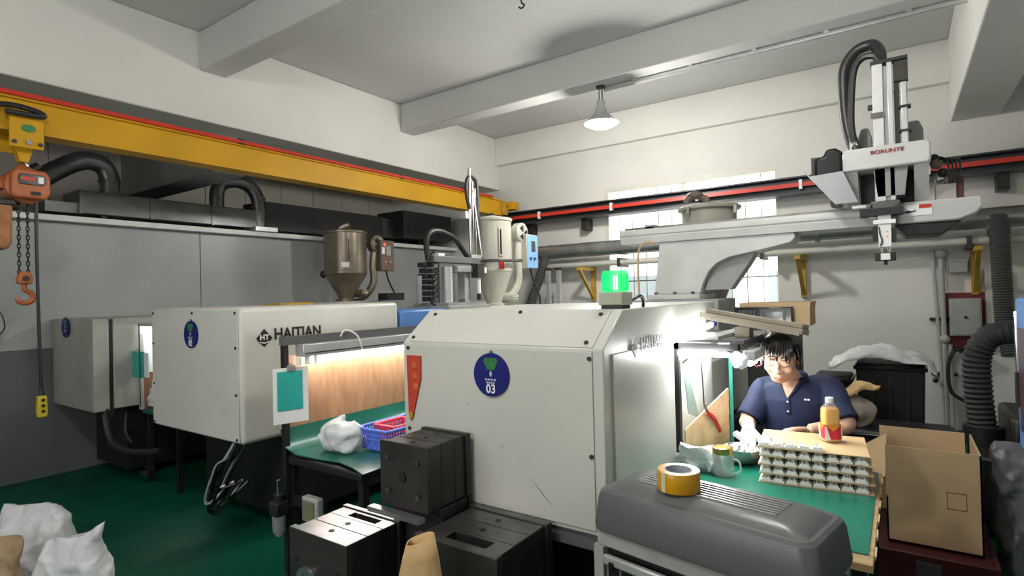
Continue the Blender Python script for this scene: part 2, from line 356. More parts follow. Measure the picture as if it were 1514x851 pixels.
# ================================================================== ducts on the ledge
d = thing('duct_box', 'long dark galvanised duct box with raised end lying on ledge', 'duct', (-6.75, 3.0, 2.46))
bx(-6.98, -6.56, 2.12, 4.02, 2.50, 2.725).build('casing', galv, d, bev=.006)
for yy in (2.12, 2.75, 3.4, 4.0): bx(-6.985, -6.55, yy-.012, yy+.012, 2.495, 2.73).build('flange', galv, d)
bx(-6.9, -6.6, 1.85, 2.11, 2.50, 2.60).build('end_reducer', galv, d)
for yy in (2.3, 3.8): bx(-6.9, -6.6, yy, yy+.05, 2.46, 2.50).build('foot', black, d)
d = thing('duct_run', 'dark duct run resting on ledge behind bronze hopper', 'duct', (-6.75, 5.2, 2.46))
bx(-7.05, -6.60, 4.05, 6.05, 2.50, 2.86).build('casing', mat('dark duct', (.05, .05, .052), .5, metal=.3, var=.3), d)  # darker casing than the galvanised duct box
bx(-7.05, -6.45, 6.35, 7.5, 2.55, 2.98).build('casing_end', MATS['dark duct'], d)
bx(-6.95, -6.65, 6.05, 6.35, 2.55, 2.85).build('connector', galv, d)
for yy in (4.5, 5.6, 6.9): bx(-6.9, -6.65, yy, yy+.06, 2.46, 2.56).build('foot', black, d)
e = thing('duct_elbow', 'bent dark pipe rising off duct box behind the hoist', 'duct', (-6.74, 2.43, 2.73))
G().tube(smooth_path([(-6.74, 2.43, 2.72), (-6.74, 2.43, 2.90), (-6.74, 2.37, 3.03), (-6.74, 2.22, 3.06), (-6.74, 2.02, 2.95), (-6.74, 1.75, 2.72), (-6.74, 1.60, 2.56)]), .092, 18).build('pipe', galv, e)
G().lathe([(.11, 0), (.11, .03)], (-6.74, 2.43, 2.727), 20).build('collar', galv, e)
G().lathe([(.10, 0), (.10, .03)], (-6.74, 2.43, 2.86), 20).build('collar', galv, e)
G().tube([(-6.74, 1.85, 2.93), (-6.74, 1.45, 2.60)], .05, 12).build('side_pipe', galv, e)
e = thing('duct_elbow', 'dark pipe bent in an upside-down U over the ledge', 'duct', (-6.62, 3.97, 2.46))
G().tube(smooth_path([(-6.80, 3.58, 2.72), (-6.80, 3.58, 2.92), (-6.77, 3.63, 3.04), (-6.70, 3.76, 3.08), (-6.64, 3.90, 3.03), (-6.61, 3.98, 2.90), (-6.61, 4.0, 2.74), (-6.61, 4.0, 2.52)]), .082, 18).build('pipe', galv, e)
bx(-6.74, -6.48, 3.88, 4.18, 2.462, 2.52).build('foot_flange', alum, e, bev=.004)
for zz in (2.72, 2.88): G().lathe([(.088, 0), (.088, .02)], (-6.61, 3.995, zz), 20).build('seam_ring', galv, e)

# ================================================================== injection machines
def bolt(par, x, y, z, ax):
    d = {'y': (0, -.006, 0), 'x': (.006, 0, 0), 'z': (0, 0, .006)}[ax]
    G().cyl((x, y, z), (x+d[0], y+d[1], z+d[2]), .009, n=8).build('panel_bolt', steel_d, par)
def badge(x, y, z, num, parent, rad=.105):
    M = Matrix.Translation((x, y, z)) @ Euler((PI/2, 0, 0)).to_matrix().to_4x4()
    b = G().lathe([(rad, 0), (rad, .008)], n=36, M=M).build('number_badge', badge_b, parent)
    k = rad
    G().lathe([(.09*k, 0), (.09*k, .006)], n=14, M=M @ Matrix.Translation((0, k*1.03, 0))).build('hang_tab', badge_g, b)
    G().prism([(-.20*k, .22*k), (.20*k, .22*k), (.42*k, .66*k), (.30*k, .78*k), (-.30*k, .78*k), (-.42*k, .66*k)], 'z', .008, .0095, M).build('green_crest', badge_g, b)
    G().lathe([(.10*k, .008), (.10*k, .0095)], n=14, M=M @ Matrix.Translation((0, .05*k, 0)) @ Matrix.Diagonal((.7, 1.3, 1, 1))).build('emblem', mat('print white', (.45, .48, .6), .6), b)
    for zz, wd in ((-.22*k, .66*k), (-.36*k, .5*k)):
        for q in range(4): G().box(-wd/2+q*wd/4, -wd/2+(q+.7)*wd/4, zz-.045*k, zz+.045*k, .008, .0092, M).build('small_print', MATS['print white'], b)
    if num: text('number', num, .58*k, whitep, b, on_front(x, y-.0095, z-.66*k, .95, 1), bold=.0008)
    return b

# ---- machine 3, the near one
m3 = thing('molding_machine', 'white injection molding machine with badge 03 and green beacon', 'machine', (-1.45, 3.8, 0))
prof = [(1.92, .68), (1.92, 1.385), (2.11, 1.53), (2.72, 1.53), (2.72, .68)]
G().prism(prof, 'x', -1.97, -.92).build('guard_cover', enamel, m3, bev=.006)
bx(-1.97, -.945, 2.722, 3.46, .68, 1.345).build('inner_guard', enamel, m3)
bx(-1.97, -.92, 2.722, 3.46, 1.347, 1.53).build('top_band', enamel, m3, bev=.005)
fp = bx(-1.945, -.965, 1.914, 1.92, .70, 1.375).build('front_panel', enamel, m3, bev=.002)
g = G(); 
for x, z in ((-1.93, 1.36), (-.975, 1.35), (-.975, .98), (-1.93, .98)): bolt(fp, x, 1.914, z, 'y')
Ms = Matrix.Translation((0, 1.92, 1.385)) @ Euler((math.atan2(.145, .19), 0, 0)).to_matrix().to_4x4()
sp = G().box(-1.93, -.965, .006, .225, -.002, .004, Ms).build('slope_panel', enamel, m3, bev=.002)
g = G()
for x, t in ((-1.9, .2), (-1.0, .2), (-1.0, .03), (-1.92, .03), (-1.4, .215)): q = G().cyl((x, t, .004), (x, t, .010), .009, n=8); G().add(q.v, q.f, Ms).build('panel_bolt', steel_d, sp)
bx(-.922, -.912, 1.99, 2.69, .70, 1.36).build('side_panel', enamel, m3, bev=.003)
bx(-1.96, -.93, 1.935, 2.2, .615, .68).build('base_skirt', enamel_dk, m3)
bx(-1.90, -1.0, 2.2, 6.2, .10, .66).build('machine_bed', black, m3)
for x in (-1.75, -1.1):
    for yy in (2.35, 4.0, 5.9): G().lathe([(.07, 0), (.07, .04), (.03, .05), (.03, .10)], (x, yy, 0), 14).build('levelling_foot', steel_d, m3)
bx(-1.85, -1.05, 3.47, 6.1, .68, 1.12).build('injection_guard', enamel2, m3, bev=.01)
bx(-1.80, -1.10, 4.25, 4.78, 1.12, 1.53).build('fixed_platen', robot_g, m3, bev=.01)
bx(-1.62, -1.12, 4.80, 5.9, 1.12, 1.42).build('barrel_cover', bluem, m3, bev=.02)
text('brand_lettering', 'HAITIAN', .075, black, m3, on_side(-.9105, 2.40, 1.372, .9, 1.0), bold=.0015)
M = Matrix.Translation((-.911, 2.205, 1.367)) @ Euler((PI/2, 0, PI/2)).to_matrix().to_4x4()
lg = G().prism([(-.035, 0), (0, -.04), (.035, 0), (0, .04)], 'z', 0, .002, M).build('logo_diamond', black, m3)
text('logo_letters', 'HT', .03, whitep, lg, on_side(-.9085, 2.205, 1.369, .9, 1), bold=.001)
badge(-1.437, 1.913, 1.262, '03', m3, .092)
# red pennant tag on the panel
tgp = G().prism([(-1.935, 1.325), (-1.845, 1.325), (-1.848, 1.22), (-1.90, 1.05), (-1.918, 1.02), (-1.928, 1.05)], 'y', 1.905, 1.912)
t = thing('red_tag', 'red and gold paper pennant taped to front of white machine', 'tag', (-1.89, 1.91, 1.02))
tgp.build('paper', mat('red paper', (.52, .05, .02), .6, var=.2, scale=20), t)
G().prism([(-1.926, 1.06), (-1.898, 1.055), (-1.902, 1.035), (-1.918, 1.022)], 'y', 1.902, 1.905).build('gold_edge', mat('gold foil', (.75, .38, .03), .35, metal=.4), t)
for i in range(3): bx(-1.90+.004*i, -1.872+.004*i, 1.9035, 1.905, 1.27-i*.05, 1.295-i*.05).build('gold_mark', mat('faded gold', (.58, .14, .03), .5), t)
# scratch marks
for a, b in (((-1.40, .975), (-1.385, .955)), ((-1.26, .86), (-1.14, .745)), ((-1.58, 1.13), (-1.57, 1.12))):
    dx, dz = b[0]-a[0], b[1]-a[1]; L = math.hypot(dx, dz); nx, nz = -dz/L*.002, dx/L*.002
    G().prism([(a[0], a[1]), (a[0]+dx*.5+nx, a[1]+dz*.5+nz), b, (a[0]+dx*.5-nx, a[1]+dz*.5-nz)], 'y', 1.9132, 1.914).build('scratch', enamel_dk, fp)
# beacon
bc = thing('signal_beacon', 'glowing green signal beacon on cream base on white machine', 'beacon', (-.99, 2.20, 1.53))
bx(-1.035, -.945, 2.155, 2.245, 1.53, 1.545).build('foot', black, bc)
bx(-1.045, -.935, 2.145, 2.255, 1.545, 1.60).build('base', mat('beacon base', (.42, .44, .34), .5), bc, bev=.006)
gm = mat('beacon green', (.0, .60, .14), .2, var=0, emit=.9, alpha=.72)
lens = G().lathe([(.052, 0), (.054, .01), (.054, .075), (.05, .09)], (-.99, 2.20, 1.60), 28).build('lens', gm, bc)
g = G()
for k in range(28):
    a = 2*PI*k/28; g.cyl((-.99+.0545*math.cos(a), 2.20+.0545*math.sin(a), 1.605), (-.99+.0545*math.cos(a), 2.20+.0545*math.sin(a), 1.675), .002, n=5)
g.build('lens_rib', gm, lens)
G().lathe([(.012, 0), (.012, .06)], (-.99, 2.20, 1.61), 10).build('inner_lamp', mat('beacon glow', (.75, 1., .8), .3, var=0, emit=5), lens)
G().tube(smooth_path([(-.95, 2.27, 1.56), (-.93, 2.32, 1.58), (-.93, 2.36, 1.56), (-.94, 2.38, 1.535)]), .008, 8).build('cable', rubber, bc)

# ---- machine 2
m2 = thing('molding_machine', 'grey-white injection molding machine with badge 02 beside bench', 'machine', (-4.05, 4, 0))
bx(-4.68, -3.45, 1.95, 3.32, .68, 1.562).build('guard_cover', enamel2, m2, bev=.035, seg=4)
fp = bx(-4.665, -3.475, 1.944, 1.95, .70, 1.545).build('front_panel', enamel2, m2, bev=.002)
g = G()
for x in (-4.64, -4.05, -3.5):
    bolt(fp, x, 1.944, 1.525, 'y'); bolt(fp, x, 1.944, .715, 'y') if x != -4.05 else None
for z in (1.3, 1.0): bolt(fp, -3.5, 1.944, z, 'y'); bolt(fp, -4.64, 1.944, z, 'y')
bx(-4.6, -3.53, 2.3, 6.4, .10, .68).build('machine_bed', black, m2)
for x in (-4.4, -3.7):
    for yy in (2.5, 4.2, 6.1): G().lathe([(.07, 0), (.07, .04), (.03, .05), (.03, .10)], (x, yy, 0), 14).build('levelling_foot', steel_d, m2)
bx(-4.60, -3.45, 3.34, 6.3, .68, 1.30).build('injection_guard', enamel2, m2, bev=.01)
bx(-4.62, -3.44, 3.34, 3.9, 1.30, 1.49).build('blue_cowl', bluem, m2, bev=.02)
bx(-4.35, -3.75, 4.3, 5.0, 1.30, 1.50).build('fixed_platen', robot_g, m2, bev=.01)
bx(-4.3, -3.8, 5.05, 6.2, 1.30, 1.47).build('barrel_cover', enamel2, m2, bev=.02)
text('brand_lettering', 'HAITIAN', .105, black, m2, on_side(-3.447, 2.365, 1.372, .90, 1.0), bold=.0025)
M = Matrix.Translation((-3.449, 2.11, 1.355)) @ Euler((PI/2, 0, PI/2)).to_matrix().to_4x4()
lg = G().prism([(-.055, 0), (-.05, -.012), (0, -.06), (.05, -.012), (.055, 0), (0, .06)], 'z', 0, .003, M).build('logo_diamond', black, m2)
text('logo_letters', 'HT', .048, whitep, lg, on_side(-3.4455, 2.11, 1.358, 1.05, 1), bold=.0015)
G().prism([(-.035, -.022), (0, -.030), (.035, -.022), (.03, -.030), (0, -.038), (-.03, -.030)], 'z', .003, .004, M).build('logo_wave', whitep, lg)
badge(-4.06, 1.943, 1.378, '02', m2, .095)
G().prism([(-4.28, 1.562), (-4.0, 1.562), (-4.02, 1.578), (-4.26, 1.575)], 'y', 2.6, 2.9).build('yellow_rag', yellow_d, m2)
# ---- machine 1, against the left wall
m1 = thing('molding_machine', 'dim cream injection molding machine tucked against the left wall', 'machine', (-6.1, 4, 0))
enamel1 = mat('grimy shaded cream enamel', (.42, .415, .375), .45, var=.25, scale=3)  # grime, plus the weaker light at the left darkened into the colour
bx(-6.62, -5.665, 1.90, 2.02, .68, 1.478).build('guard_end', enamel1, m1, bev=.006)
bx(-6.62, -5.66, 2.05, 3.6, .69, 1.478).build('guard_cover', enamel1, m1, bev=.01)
bx(-5.70, -5.672, 2.02, 2.05, .62, 1.47).build('seal_strip', black, m1)
badge(-6.25, 1.893, 1.40, '', m1, .09)
bx(-6.5, -5.8, 2.2, 6.2, .10, .68).build('machine_bed', black, m1)
bx(-6.5, -5.7, 3.62, 6.2, .68, 1.35).build('injection_guard', enamel2, m1, bev=.01)
bx(-6.4, -5.8, 4.5, 5.3, 1.35, 1.565).build('barrel_cover', enamel2, m1, bev=.01)
for x in (-6.35, -5.9):
    for yy in (2.4, 4.2, 6.0): G().lathe([(.07, 0), (.07, .04), (.03, .05), (.03, .10)], (x, yy, 0), 14).build('levelling_foot', steel_d, m1)
G().tube(smooth_path([(-5.69, 2.0, .70), (-5.69, 2.0, .66), (-5.68, 1.99, .60), (-5.58, 2.0, .42), (-5.35, 2.05, .36), (-5.05, 2.15, .38)]), .028, 10).build('power_hose', rubber, m1)
G().tube(smooth_path([(-5.55, 2.1, .66), (-5.52, 2.08, .5), (-5.4, 2.08, .42)]), .014, 8).build('power_hose', rubber, m1)

# ================================================================== hopper dryers
def hopper(name, label, x, y, zb, zc, zt, rad, body, panel_m, knobs):
    t = thing(name, label, 'hopper', (x, y, zb))
    G().lathe([(.13, 0), (.13, .03), (.10, .035), (.10, .06), (rad*.98, zc-zb-.02), (rad, zc-zb)], (x, y, zb), 32).build('cone', body, t)
    brl = G().lathe([(rad, 0), (rad+.006, .005), (rad+.006, .03), (rad, .035), (rad, zt-zc-.05), (rad+.012, zt-zc-.045), (rad+.014, zt-zc-.02), (rad+.004, zt-zc-.01), (rad*.4, zt-zc+.02), (.04, zt-zc+.03)], (x, y, zc), 40).build('barrel', body, t)
    G().lathe([(.03, 0), (.035, .05), (.0, .07)], (x, y, zt), 14).build('lid_knob', steel_d, brl)
    # sight glass on the camera-facing side
    a = R(-30); sx, sy = x+rad*math.cos(a), y+rad*math.sin(a)
    Mg = Matrix.Translation((sx, sy, (zc+zt)/2+.02)) @ Euler((0, 0, a)).to_matrix().to_4x4()
    sg = G().box(-.006, .012, -.024, .024, -.17, .17, Mg).build('sight_glass_frame', body, brl, bev=.004)
    G().box(.010, .014, -.010, .010, -.145, .145, Mg).build('sight_glass', blackg, sg)
    # blower on the side facing +X, its grille of three dark sectors
    bxx, byy, bz = x+.12, y+rad+.10, zt-.17
    Mb = Matrix.Translation((bxx, byy, bz)) @ Euler((0, PI/2, 0)).to_matrix().to_4x4()
    bl = G().lathe([(.10, 0), (.125, .01), (.125, .10), (.105, .115)], n=28, M=Mb).build('blower', body, t)
    for k in range(3):
        a0 = 2*PI*k/3+PI/2
        G().prism([(.02*math.cos(a0+s), .02*math.sin(a0+s)) for s in (-.5, .5)]+[(.09*math.cos(a0+s), .09*math.sin(a0+s)) for s in (.5, .25, 0, -.25, -.5)], 'z', .112, .118, Mb).build('grille_opening', black, bl)
    G().tube(smooth_path([(bxx+.05, byy-.03, bz-.10), (bxx+.05, byy-.05, bz-.3), (bxx+.05, byy-.05, zc-.12), (bxx, y+rad*.75, zc-.30), (x, y+rad*.3, zc-.33)]), .05, 12).build('air_pipe', body, t)
    G().cyl((x+.08, y+.12, zb+.10), (x+.24, y+.12, zb+.10), .055, n=18).build('outlet_cap', body, t)
    G().ball((x+.25, y+.12, zb+.10), .03).build('outlet_knob', chrome, t)
    # control box, panel facing +X
    c = bx(x+.13, x+.29, y+rad+.08, y+rad+.33, zc+.04, zc+.46).build('control_box', panel_m[0], t, bev=.006)
    bx(x+.29, x+.296, y+rad+.088, y+rad+.322, zc+.048, zc+.452).build('control_face', panel_m[1], c)
    bx(x+.296, x+.302, y+rad+.18, y+rad+.26, zc+.25, zc+.38).build('controller', panel_m[2], c)
    for k in range(2): G().cyl((x+.296, y+rad+.15+k*.09, zc+.16), (x+.312, y+rad+.15+k*.09, zc+.16), .017, n=12).build('switch_knob', panel_m[2], c)
    if knobs:
        G().cyl((x+.296, y+rad+.15, zc+.40), (x+.306, y+rad+.15, zc+.40), .02, n=12).build('pilot_lamp', mat('pilot red', (.9, .05, .02), .3, var=0, emit=2.), c)
        bx(x+.296, x+.300, y+rad+.10, y+rad+.15, zc+.27, zc+.36).build('label_patch', whitep, c)
    G().tube(smooth_path([(x+.26, y+rad+.2, zc+.04), (x+.27, y+rad+.24, zc-.1), (x+.30, y+rad+.33, zc-.3), (x+.30, y+rad+.35, zb)]), .012, 6).build('power_lead', rubber, t)
    return t, brl
ht, brl = hopper('hopper_dryer', 'weathered bronze hopper dryer with round blower rising behind machine 02', -6.1, 4.92, 1.565, 1.93, 2.51, .275, hop_b, (mat('brown box', (.10, .085, .07), .5), mat('brown face', (.16, .09, .07), .4), mat('grey lcd', (.35, .34, .32), .4)), True)
for s in (-1,): G().ball((-6.1-.20, 4.92-.20, 1.93), .05).build('clamp_knob', blackg, ht)
a = R(-30); G().box(-.002, .006, -.05, .05, -.035, .035, Matrix.Translation((-6.1+.278*math.cos(R(-40)), 4.92+.278*math.sin(R(-40)), 2.04)) @ Euler((0, 0, R(-40))).to_matrix().to_4x4()).build('paper_label', whitep, brl)
bx(-5.68, -5.5, 5.10, 5.4, 1.565, 1.66).build('black_valve', black, ht)
G().tube([(-6.12, 4.85, 2.52), (-6.08, 4.88, 2.56), (-6.02, 4.93, 2.585)], .05, 10).build('inlet_stub', hop_b, ht)
ht2, brl2 = hopper('hopper_dryer', 'cream hopper dryer with blue control panel behind machine 03', -4.05, 5.47, 1.47, 1.88, 2.53, .23, hop_c, (hop_c, bluep, mat('dark switch', (.03, .03, .05), .4)), False)
G().box(-.002, .006, -.03, .03, -.05, .05, Matrix.Translation((-4.05+.232*math.cos(R(-28)), 5.47+.232*math.sin(R(-28)), 1.95)) @ Euler((0, 0, R(-28))).to_matrix().to_4x4()).build('red_label', redm, brl2)
ht3 = thing('hopper_drum', 'squat beige hopper drum with clamped lid behind robot arm', 'hopper', (-1.35, 5.0, 1.42))
G().lathe([(.10, 0), (.10, .05), (.225, .40), (.225, .86)], (-1.35, 5.0, 1.42), 36).build('drum', hop_d, ht3)
ld = G().lathe([(.225, 0), (.26, .01), (.262, .03), (.24, .045), (.10, .06), (.0, .062)], (-1.35, 5.0, 2.28), 36).build('lid', hop_d, ht3)
G().tube(smooth_path([(-1.50, 4.88, 2.35), (-1.50, 4.88, 2.38), (-1.44, 4.90, 2.41), (-1.36, 4.93, 2.385), (-1.35, 4.93, 2.34)]), .028, 10).build('loader_pipe', mat('brown motor', (.14, .11, .09), .5), ld)
G().ball((-1.44, 4.9, 2.42), (.07, .05, .035)).build('loader_motor', mat('brown motor', (.14, .11, .09), .5), ld)
for a in (-.4, 1.2, 2.8, -2.0): G().cbox((-1.35+.262*math.cos(a), 5+.262*math.sin(a), 2.27), (.025, .025, .07)).build('clamp', steel, ld)

# ================================================================== traverse robot on machine 3
rb = thing('takeout_robot', 'grey gantry take-out robot on cantilever pedestal over white machine', 'robot', (-1.45, 4.5, 1.53))
bx(-1.66, -1.25, 4.30, 4.74, 1.53, 1.57).build('base_plate', robot_m, rb, bev=.004)
arc = [(-1.63, 1.57), (-1.60, 1.80), (-1.58, 1.99), (-.60, 1.99), (-.60, 1.95), (-.63, 1.92), (-.80, 1.885), (-1.05, 1.84), (-1.14, 1.80), (-1.20, 1.74), (-1.24, 1.66), (-1.27, 1.57)]
ped = G().prism(arc, 'y', 4.38, 4.66).build('pedestal', robot_m, rb, bev=.006)
G().prism([(-1.25, 1.60), (-1.06, 1.60), (-.92, 1.80), (-.86, 1.90), (-1.08, 1.86), (-1.16, 1.80), (-1.22, 1.70)], 'y', 4.45, 4.60).build('gusset', robot_g, ped)
for x in (-1.60, -1.45, -1.31): G().cyl((x, 4.33, 1.57), (x, 4.33, 1.59), .016, n=6).build('base_bolt', steel, ped)
bm_ = G().prism([(4.36, 1.99), (4.64, 1.99), (4.64, 2.105), (4.36, 2.105), (4.352, 2.09), (4.352, 2.06), (4.362, 2.05), (4.352, 2.04)], 'x', -1.90, .18).build('traverse_beam', robot_m, rb)
bx(-1.88, .2, 4.40, 4.60, 2.105, 2.125).build('linear_rail', steel, bm_)
bx(-1.70, -1.63, 4.40, 4.5, 2.105, 2.14).build('limit_stop', robot_g, bm_)
cap = G().prism([(.0, 1.985), (.30, 1.985), (.39, 2.02), (.42, 2.06), (.41, 2.12), (0, 2.12)], 'y', 4.32, 4.68).build('beam_end_cap', robot_m, rb, bev=.012)
G().prism([(-.02, 1.982), (.32, 1.982), (.22, 1.91), (.04, 1.91)], 'y', 4.34, 4.66).build('lower_cowl', black, cap, bev=.004)
bx(.015, .175, 4.316, 4.32, 2.03, 2.10).build('warning_label', whitep, cap)
bx(.11, .172, 4.313, 4.316, 2.075, 2.098).build('label_red', redm, cap)
G().prism([(.03, 2.055), (.05, 2.063), (.08, 2.06), (.095, 2.07), (.09, 2.055), (.05, 2.048)], 'y', 4.314, 4.316).build('label_figure', black, cap)
G().tube(smooth_path([(-1.6, 4.35, 1.98), (-1.68, 4.33, 1.99), (-1.73, 4.32, 1.93), (-1.74, 4.32, 1.75), (-1.74, 4.33, 1.56)]), .008, 6).build('signal_cable', mat('tan cable', (.55, .38, .20), .5), rb)
# carriage
car = G().prism([(-.285, 2.335), (.165, 2.335), (.175, 2.36), (.175, 2.455), (.16, 2.475), (-.27, 2.475), (-.285, 2.45)], 'y', 4.20, 4.72).build('carriage_housing', robot_m, rb, bev=.012)
text('brand_lettering', 'BORUNTE', .038, mat('dark red ink', (.30, .015, .02), .5), car, on_front(-.045, 4.196, 2.435, 1.0, .8), bold=.001)
for x in (-.25, .12): G().prism([(4.22, 2.34), (4.5, 2.34), (4.5, 2.12), (4.40, 2.12)], 'x', x-.03, x+.045).build('carriage_rib', robot_m, car)
bx(-.20, .09, 4.42, 4.66, 2.125, 2.335).build('carriage_block', black, car)
G().prism([(-.12, 2.335), (.06, 2.335), (.04, 2.16), (-.10, 2.16)], 'y', 4.24, 4.42).build('arm_bracket', robot_g, car)
tr = G().prism([(-.475, 2.335), (-.285, 2.345), (-.205, 2.135), (-.325, 2.135)], 'y', 4.20, 4.206).build('cable_tray', mat('tray sheet', (.36, .38, .40), .4, metal=.2), rb)
G().prism([(-.475, 2.335), (-.325, 2.135), (-.33, 2.132), (-.505, 2.365), (-.51, 2.39), (-.50, 2.372)], 'y', 4.20, 4.34).build('tray_lip', MATS['tray sheet'], tr)
mo = G().prism([(-.455, 2.335), (-.29, 2.335), (-.287, 2.49), (-.33, 2.52), (-.385, 2.52), (-.40, 2.475), (-.455, 2.465)], 'y', 4.28, 4.52).build('drive_motor', blackg, rb, bev=.02, seg=3)
for k in range(5): bx(-.475, -.42, 4.30+k*.05, 4.32+k*.05, 2.345, 2.475).build('cooling_fin', black, mo)
for x, dx in ((.035, .115), (-.21, .08)):
    G().prism([(x, 2.475), (x+dx, 2.475), (x+dx, 2.60), (x+dx*.8, 2.66), (x+dx*.25, 2.66), (x, 2.60)], 'y', 4.46, 4.66).build('motor_cover', robot_g, rb, bev=.012)
# vertical arm
va = bx(-.115, -.055, 4.24, 4.30, 2.10, 3.0).build('arm_profile', alum, rb, bev=.004)
bx(-.035, -.005, 4.24, 4.30, 2.10, 3.0).build('arm_rail', alum, va, bev=.004)
bx(-.055, -.035, 4.25, 4.30, 2.10, 2.98).build('belt', robot_g, va)
bx(.0, .028, 4.26, 4.31, 2.35, 3.0).build('arm_cover', black, va)
bx(.032, .068, 4.24, 4.29, 2.40, 2.86).build('air_cylinder', alum, va, bev=.006)
bx(-.12, .075, 4.235, 4.31, 3.0, 3.02).build('arm_head', black, va)
bx(.005, .075, 4.245, 4.30, 2.87, 2.995).build('head_block', steel_d, va)
for z in (2.55, 2.70): bx(.02, .085, 4.23, 4.30, z, z+.012).build('cylinder_clamp', black, va)
for z in (2.72,): bx(-.14, -.115, 4.24, 4.27, z, z+.03).build('sensor', black, va)
bx(-.125, -.06, 4.225, 4.24, 2.66, 2.69).build('stop_block', steel, va)
cp = smooth_path([(-.065, 4.30, 3.0), (-.07, 4.32, 3.10), (-.11, 4.36, 3.17), (-.20, 4.38, 3.16), (-.265, 4.38, 3.06), (-.275, 4.38, 2.9), (-.265, 4.38, 2.7), (-.235, 4.36, 2.55), (-.20, 4.34, 2.475)], 8)
cc = G().tube(cp, .036, 12).build('cable_chain', rubber, rb)
G().tube(smooth_path([(-.07, 4.27, 3.02), (-.10, 4.28, 3.07), (-.17, 4.29, 3.07), (-.215, 4.29, 2.98), (-.235, 4.30, 2.7), (-.225, 4.31, 2.55)]), .022, 8).build('air_hose', rubber, cc)
G().prism([(-.25, 2.475), (-.19, 2.475), (-.21, 2.55), (-.25, 2.58)], 'y', 4.32, 4.34).build('chain_bracket', robot_m, cc)
# wrist and gripper
wr = bx(-.135, .015, 4.21, 4.34, 2.08, 2.13).build('wrist_block', steel, rb, bev=.006)
bx(-.20, .03, 4.20, 4.30, 2.04, 2.085).build('wrist_plate', black, wr)
for x in (-.15, -.005): G().cyl((x, 4.20, 2.105), (x, 4.28, 2.105), .014, n=12).build('wrist_fitting', steel, wr)
G().cyl((-.24, 4.22, 2.10), (-.14, 4.22, 2.10), .018, n=10).build('air_fitting', alum, wr)
gr = bx(-.105, -.035, 4.225, 4.285, 1.84, 2.05).build('gripper_body', white, rb, bev=.004)
bx(-.13, -.01, 4.215, 4.295, 1.985, 2.012).build('gripper_flange', white, gr, bev=.003)
bx(-.135, -.105, 4.24, 4.28, 1.88, 1.975).build('valve', black, gr); bx(-.035, -.01, 4.24, 4.28, 1.87, 1.96).build('valve', black, gr)
g = G()
for z in (1.9, 1.93): g.box(-.062, -.052, 4.2235, 4.226, z, z+.012)
g.build('led', mat('led yellow', (.8, .6, .1), .4), gr)
G().tube(smooth_path([(-.10, 4.222, 1.97), (-.095, 4.215, 1.92), (-.085, 4.215, 1.88), (-.095, 4.22, 1.85)]), .004, 5).build('air_line', rubber, gr)
for x in (-.09, -.05): G().cyl((x, 4.255, 1.80), (x, 4.255, 1.845), .008, n=8).build('guide_rod', chrome, gr)
bx(-.125, -.015, 4.22, 4.29, 1.755, 1.805).build('finger_block', black, gr, bev=.004)
bx(-.095, -.045, 4.214, 4.22, 1.76, 1.80).build('finger_plate', white, gr)
G().cyl((-.07, 4.25, 1.73), (-.07, 4.25, 1.757), .01, n=8).build('suction_tip', black, gr)
# valve cluster right of carriage
vc = bx(.20, .30, 4.40, 4.55, 2.125, 2.22).build('valve_bank', mat('valve beige', (.45, .42, .38), .5), rb)
for k, (x, z, q) in enumerate(((.21, 2.36, .035), (.24, 2.30, .03), (.22, 2.26, .025), (.27, 2.24, .028), (.20, 2.40, .024))):
    G().ball((x, 4.45, z), q, 10, 8).build('valve', (mat('valve brown', (.20, .17, .13), .5), steel_d, chrome)[k % 3], vc)
bx(.30, .34, 4.42, 4.5, 2.12, 2.26).build('relay', mat('relay maroon', (.10, .03, .03), .5), vc)
for k in range(4): G().tube(smooth_path([(.20+.02*k, 4.42, 2.40-.02*k), (.26+.02*k, 4.38, 2.36), (.27+.015*k, 4.40, 2.22)]), .006, 5).build('air_line', rubber, vc)

# ================================================================== small sprue picker on machine 2
sp = thing('sprue_picker', 'small swing-arm sprue picker with chrome post and looping hoses', 'robot', (-4.05, 4.9, 1.50))
def PX(y, z, x=-4.05): return (x, y, z)
bx(-4.30, -3.8, 4.35, 5.0, 1.50, 1.53).build('base_plate', robot_g, sp)
G().cyl((-4.05, 4.62, 1.53), (-4.05, 4.62, 1.92), .062, n=20).build('pillar', alum, sp)
for k in range(7):
    z = 1.55+k*.06; v = bx(-4.17, -4.05, 4.29+.02*(k % 2), 4.43+.015*(k % 3), z, z+.05).build('valve', steel_d, sp, bev=.006)
    G().cyl((-4.05, 4.34, z+.025), (-3.99, 4.34, z+.025), .016, n=10).build('solenoid', black, v)
    G().tube(smooth_path([(-4.06, 4.40, z+.03), (-3.99, 4.42, z+.04), (-3.97, 4.38, z-.05), (-4.0, 4.30, max(1.54, z-.16))]), .008, 6).build('air_line', rubber, v)
G().cyl((-4.1, 4.24, 1.53), (-4.1, 4.24, 1.82), .03, n=12).build('air_filter_bowl', robot_g, sp)
bx(-4.10, -4.0, 4.86, 4.96, 1.53, 1.90).build('bracket_post', pipe_m, sp); bx(-4.12, -3.98, 4.72, 5.02, 1.86, 1.93).build('bracket_head', robot_g, sp, bev=.01)
bx(-4.11, -3.99, 4.36, 5.22, 1.96, 2.03).build('swing_arm', mat('arm grey', (.18, .185, .19), .4, metal=.3), sp, bev=.006)
ps = G().cyl((-4.06, 5.06, 1.96), (-4.06, 5.06, 3.07), .022, n=12).build('chrome_post', chrome, sp)
for yy, z1 in ((5.115, 2.92), (5.16, 2.85)): G().cyl((-4.06, yy, 2.0), (-4.06, yy, z1), .013, n=10).build('guide_rod', chrome, ps)
G().cyl((-4.04, 5.10, 2.85), (-4.02, 5.22, 2.05), .012, n=8).build('diagonal_stay', chrome, ps)
